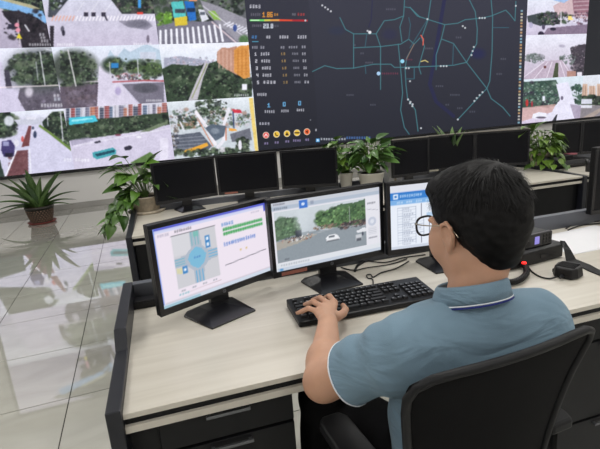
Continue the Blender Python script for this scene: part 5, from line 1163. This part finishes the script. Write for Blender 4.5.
# piping on the sleeve hems: follows the cut edge
def hem_ring(S, E, parent):
    dr = v3(*E)-v3(*S); L_ = np.linalg.norm(dr); dr = dr/L_; c = v3(*S)+dr*(L_*HEM_T-.004); a = np.cross(dr, v3(0, 0, 1)); a /= np.linalg.norm(a); b_ = np.cross(dr, a); pts = []
    for k in range(40):
        t_ = 2*math.pi*k/40; u = a*math.cos(t_)+b_*math.sin(t_); rr = np.linspace(.045, .085, 56); dd = shirt_f((c+rr[:, None]*u).astype(np.float32)); i = np.nonzero(dd < 0)[0][-1:]
        pts.append(Vector((c+u*(rr[i[0]] if len(i) else .066))))
    b = bmesh.new(); tube(b, pts, .0017, 6, closed=True); o = obj('sleeve_piping', b, M['piping'], parent, smooth=True); o['label'] = 'white piping'; return o
hem_ring(LS, LE, shirt); hem_ring(RS, RE, shirt)
# fold-over collar
def ring_pts(rx_, ry_, z, flare=0, n=64, tilt=.34, cy=0):
    out = []
    for k in range(n+1):
        a = R(-90)+R(20)+(R(360-40))*k/n if False else 2*math.pi*k/n
        out.append(Vector((NK[0]+.001+rx_*math.cos(a), NK[1]+.002+cy+ry_*math.sin(a), z-tilt*ry_*math.sin(a))))
    return out
def band(name, rings, m, parent, th=.0022):
    b = bmesh.new(); n = len(rings[0])-1; vs = [[b.verts.new(p) for p in r[:-1]] for r in rings]
    for A, B in zip(vs, vs[1:]):
        for k in range(n): b.faces.new((A[k], A[(k+1) % n], B[(k+1) % n], B[k]))
    bmesh.ops.recalc_face_normals(b, faces=b.faces[:]); o = obj(name, b, m, parent, smooth=True)
    s = o.modifiers.new('solidify', 'SOLIDIFY'); s.thickness = th; s.offset = 0; return o
Zc = .987
prof = [(.060, .058, Zc-.022), (.0605, .0585, Zc), (.0615, .0595, Zc+.012), (.0645, .0625, Zc+.016), (.0680, .066, Zc+.011), (.0725, .0705, Zc-.006), (.0765, .0745, Zc-.022)]
co = band('collar', [ring_pts(*q) for q in prof], M['shirt'], shirt)
band('collar_piping', [ring_pts(.0765, .0745, Zc-.0202), ring_pts(.0774, .0754, Zc-.0226)], M['piping'], co, .0018)['label'] = 'white piping'
band('collar_stripe', [ring_pts(.0770, .0750, Zc-.0235), ring_pts(.0790, .0770, Zc-.0268)], M['navy'], co, .0016)['label'] = 'navy stripe'
# eyes
for s in (-1, 1):
    b = bmesh.new(); bmesh.ops.create_uvsphere(b, u_segments=16, v_segments=10, radius=.0115); o = obj('eyeball', b, M['eye'], bo, smooth=True); o.location = Vector(hw(s*.032, .080, .002))
    b = bmesh.new(); bmesh.ops.create_uvsphere(b, u_segments=14, v_segments=8, radius=.006); i_ = obj('iris', b, M['iris'], bo, smooth=True); i_.location = Vector(hw(s*.032, .0865, .001))
b = bmesh.new()
lp = [Vector(hw(x, .1005-abs(x)*.25, z)) for x, z in ((-.020, -.0645), (-.008, -.0605), (0, -.0615), (.008, -.0605), (.020, -.0645))]; tube(b, smooth_path(lp, 4), .0022, 6)
lp = [Vector(hw(x, .0985-abs(x)*.22, z)) for x, z in ((-.018, -.066), (0, -.0705), (.018, -.066))]; tube(b, smooth_path(lp, 5), .0028, 6); obj('lips', b, M['lip'], bo, smooth=True)
# hair: cap cut back to a hairline, plus fine strands
def hair_f(P):
    L = hl_(P); d = ellip(L, (0, -.018, .040), (.086, .106, .094)); d = smin(d, ellip(L, (0, -.050, -.010), (.070, .062, .062)), .03)
    d = smin(d, ellip(L, (0, .050, .082), (.064, .050, .036)), .03); d = smin(d, ellip(L, (0, -.050, -.060), (.050, .040, .040)), .02)
    d = d+.0020*nz(L, 240, 4)+.0026*nz(L, 90, 5)
    cut = L[:, 1]-.060+np.clip((L[:, 2]-.035), -1, 1)*-.55
    low = -(L[:, 2]+.088+np.clip(L[:, 1]+.045, 0, 1)*-.95)
    d = smax(d, cut, .006); d = smax(d, low, .006)
    ear = ellip(L, (0, -.002, -.010), (.2, .021, .031))
    return smax(d, -ear, .006)*HS
ha = rel(iso_obj('hair', hair_f, HC-.15, HC+.17, .0032, M['hair'], mn, 1)); 
rs = random.Random(77); V = []; T_ = []
crown = Vector((.008, -.062, .112))
for _ in range(5200):
    a = rs.uniform(0, 2*math.pi); zc = rs.uniform(-.75, 1); rr = math.sqrt(1-zc*zc)
    L0 = np.array([[.089*rr*math.cos(a), -.020+.107*rr*math.sin(a), .036+.100*zc]])
    P0 = (HC+L0@HM.T*HS).astype(np.float32)
    g = float(hair_f(P0)[0])
    if g > .008: continue
    p = Vector(L0[0]); nrm = Vector(((p.x)/.089**2, (p.y+.02)/.107**2, (p.z-.036)/.1**2)).normalized(); p -= nrm*(max(g, -.004)+.002)
    flow = (p-crown); flow = (flow-nrm*flow.dot(nrm)); flow = flow.normalized() if flow.length > 1e-4 else Vector((1, 0, 0))
    sw_ = nrm.cross(flow)*.35; dr = (flow+sw_+nrm*rs.uniform(.10, .34 if p.z > .05 else .16)+Vector((rs.uniform(-.2, .2), rs.uniform(-.2, .2), rs.uniform(-.15, .05)))).normalized()
    L_ = rs.uniform(.018, .034)*(1.15 if p.z > .06 else .7); w = rs.uniform(.0005, .0011); sd = dr.cross(nrm).normalized()*w
    pts = [p, p+dr*L_*.5+nrm*.001, p+dr*L_-nrm*.002*1.5]
    i = len(V)
    for k, q in enumerate(pts[:2]): V += [q-sd*(1-.3*k), q+sd*(1-.3*k)]
    V.append(pts[2]); T_ += [(i, i+1, i+3), (i, i+3, i+2), (i+2, i+3, i+4)]
Vw = np.array([list(v) for v in V])@HM.T*HS
me = mesh_from('strands', Vw, np.array(T_)); so = obj_me('strands', me, M['hair'], ha); so.location = Vector(HC); so['kind'] = 'stuff'
# glasses
gl = bpy.data.objects.new('glasses', None)
def hpt(*p): return Vector(hw(*p))
M['frame_dark'] = mat('dark_spectacle_rim', (22, 24, 30), .3); M['frame_silver'] = mat('pale_metal_temple', (190, 180, 160), .25, metal=.9)
b = bmesh.new()
for s in (-1, 1):
    ring = [hpt(s*.035+.027*math.copysign(abs(math.cos(t))**.7, math.cos(t)), .116-abs(math.cos(t)*.5+.5*s*1)*.0, .0+.0215*math.copysign(abs(math.sin(t))**.8, math.sin(t))-.002) for t in [2*math.pi*k/28 for k in range(28)]]
    tube(b, ring, .0024, 6, closed=True)
tube(b, [hpt(-.009, .116, .006), hpt(0, .118, .009), hpt(.009, .116, .006)], .0017, 6)
gr = obj('glasses_frame', b, M['frame_dark'], mn, smooth=True); rel(gr); gr['label'] = 'dark rounded rim'
for s in (-1, 1):
    b = bmesh.new(); vs = [b.verts.new(hpt(s*.035+.0262*math.copysign(abs(math.cos(t))**.7, math.cos(t)), .116, .0207*math.copysign(abs(math.sin(t))**.8, math.sin(t))-.002)) for t in [2*math.pi*k/28 for k in range(28)]]
    b.faces.new(vs); obj('lens', b, M['glass'], gr)
    b = bmesh.new(); tube(b, smooth_path([hpt(s*.061, .115, .008), hpt(s*.072, .105, .008), hpt(s*.080, .05, .008), hpt(s*.083, .0, .010), hpt(s*.083, -.022, .002), hpt(s*.081, -.034, -.012)], 4), .0013, 6); o = obj('temple', b, M['frame_silver'], gr, smooth=True); o['label'] = 'thin pale metal arm'
for o in (bo,):
    pass
for nm in ('eyeball', 'iris', 'lips'): pass
rel_children = [co]
# fingernails of the left hand
for pts, rr in FL_[:4]:
    d = (pts[3]-pts[2]).normalized(); up_ = (Vector((0, 0, 1))-d*d.z).normalized(); sd = d.cross(up_)
    c = pts[3]+up_*rr[3]*.86+d*.001; b = bmesh.new(); vs = [b.verts.new(c+d*math.cos(t)*.0048+sd*math.sin(t)*.0042-up_*abs(math.sin(t))*.0009) for t in [2*math.pi*k/10 for k in range(10)]]; b.faces.new(vs); o = obj('fingernail', b, M['nail'] if 'nail' in M else M['skin'], bo)
# black shoes
for a_ in (ANL, ANR):
    def shoe_f(P, a_=a_):
        d = flatcone(P, (a_[0], a_[1]-.045, .046), (a_[0], a_[1]+.15, .036), .046, .042, (0, 0, 1), .9); d = smin(d, cone(P, (a_[0], a_[1]-.02, .05), (a_[0], a_[1]-.01, .095), .044, .042), .02)
        return smax(d, -(P[:, 2]-.004), .003)
    rel(iso_obj('shoe', shoe_f, (a_[0]-.08, a_[1]-.14, -.01), (a_[0]+.08, a_[1]+.22, .16), .006, M['black_satin'], mn, 1))

# ------------------------------------------------------------------ the man's office chair
CH = thing('office_chair', 'black mesh-backed office chair the man sits on', 'chair', (.555, .70, 0), R(2))
cx0, cy0 = .555, .70
def back_shape(n=15, mth=11):
    P = np.zeros((n, mth, 3))
    for i in range(n):
        t = i/(n-1); z = .47+(.957-.47)*t
        hw_ = .134+.070*t**1.3
        yb = [-.10, -.108, -.118, -.136, -.168][min(4, int(t*4))]; f = t*4-int(t*4) if t < 1 else 0; ynext = [-.108, -.118, -.136, -.168, -.168][min(4, int(t*4))]; y = yb+(ynext-yb)*f
        for j_ in range(mth):
            s = -1+2*j_/(mth-1); ztop = -.008*max(0, t-.8)/.2*abs(s)**3 - .012*s*0
            P[i, j_] = (hw_*s-.033+ .0, y-.028*(1-s*s)-.0, z+ztop)
    return P
BP = back_shape()
me = grid_mesh('back_mesh', BP); ob = obj_me('back_mesh', me, M['mesh_fabric'], CH, smooth=True); s = ob.modifiers.new('solidify', 'SOLIDIFY'); s.thickness = .006; s2 = ob.modifiers.new('subsurf', 'SUBSURF'); s2.levels = 1; s2.render_levels = 1
loop = [Vector(BP[i, 0]) for i in range(15)]+[Vector(BP[-1, j_]) for j_ in range(1, 10)]+[Vector(BP[i, -1]) for i in range(14, -1, -1)]+[Vector(BP[0, j_]) for j_ in range(9, 0, -1)]
# round the corners of the frame loop
for _ in range(2): loop = [(loop[k-1]+loop[k]*2+loop[(k+1) % len(loop)])/4 for k in range(len(loop))]
b = bmesh.new(); tube(b, loop, .0078, 10, closed=True); obj('back_frame', b, M['chair_plastic'], CH, smooth=True)
b = bmesh.new(); tube(b, smooth_path([(-.033, -.135, .62), (-.033, -.175, .52), (-.033, -.15, .42), (-.01, -.02, .395)], 6), .022, 10, flat=.6); tube(b, smooth_path([(-.17, -.125, .60), (-.033, -.15, .60), (.11, -.125, .60)], 5), .014, 8); obj('back_support', b, M['chair_plastic'], CH, smooth=True)
def seat_f(P):
    q = P.copy(); d2 = np.abs(q-v3(0, .10, .432))-v3(.20, .235, .020)+.03; d = np.linalg.norm(np.maximum(d2, 0), axis=1)+np.minimum(d2.max(1), 0)-.03
    return d+.012*np.clip((q[:, 1]-.25)/.1, 0, 1)**2*0
o = iso_obj('seat', seat_f, (-.27, -.18, .38), (.27, .38, .48), .009, M['seat_cloth'], CH, 2)
for s, nm in ((-1, 'left'), (1, 'right')):
    b = bmesh.new(); x = s*.216
    tube(b, smooth_path([(s*.12, .06, .402), (x*.98, .06, .405), (x, .06, .50), (x, .05, .64)], 6), [.016]*19, 10, flat=.7); ao = obj('armrest', b, M['chair_plastic'], CH, smooth=True)
    pb = bmesh.new(); prism(pb, [(x-.04, -.06), (x-.03, -.085), (x+.03, -.085), (x+.04, -.06), (x+.036, .15), (x+.022, .172), (x-.022, .172), (x-.036, .15)], 'z', .642, .668); obj('armrest_pad', pb, M['chair_plastic'], ao, bevel=.007)
b = bmesh.new(); lathe(b, [(0, .10), (.03, .10), (.03, .26), (.022, .262), (.022, .40), (.09, .40), (.09, .412), (0, .412)], 20); g_ = obj('gas_column', b, M['chair_plastic'], CH, smooth=False); g_.location.y = .08
for k in range(5):
    a = R(90+18+72*k); b = bmesh.new(); d = Vector((math.cos(a), math.sin(a), 0)); p0 = Vector((0, .08, .105)); p1 = p0+d*.29+Vector((0, 0, -.035)); tube(b, [p0, p0.lerp(p1, .6), p1], [.028, .022, .016], 8, flat=.7); lg = obj('base_leg', b, M['chair_plastic'], CH, smooth=True)
    b = bmesh.new(); n_ = Vector((-d.y, d.x, 0)); c = Vector((p1.x, p1.y, .028))
    for s in (-1, 1): tube(b, [c+n_*(s*.020)-n_*.007, c+n_*(s*.020)+n_*.007], .0278, 14)
    tube(b, [c-n_*.02, c+n_*.02], .008, 8); tube(b, [c, Vector((p1.x, p1.y, .07))], .007, 8); obj('caster', b, M['black_satin'], lg)
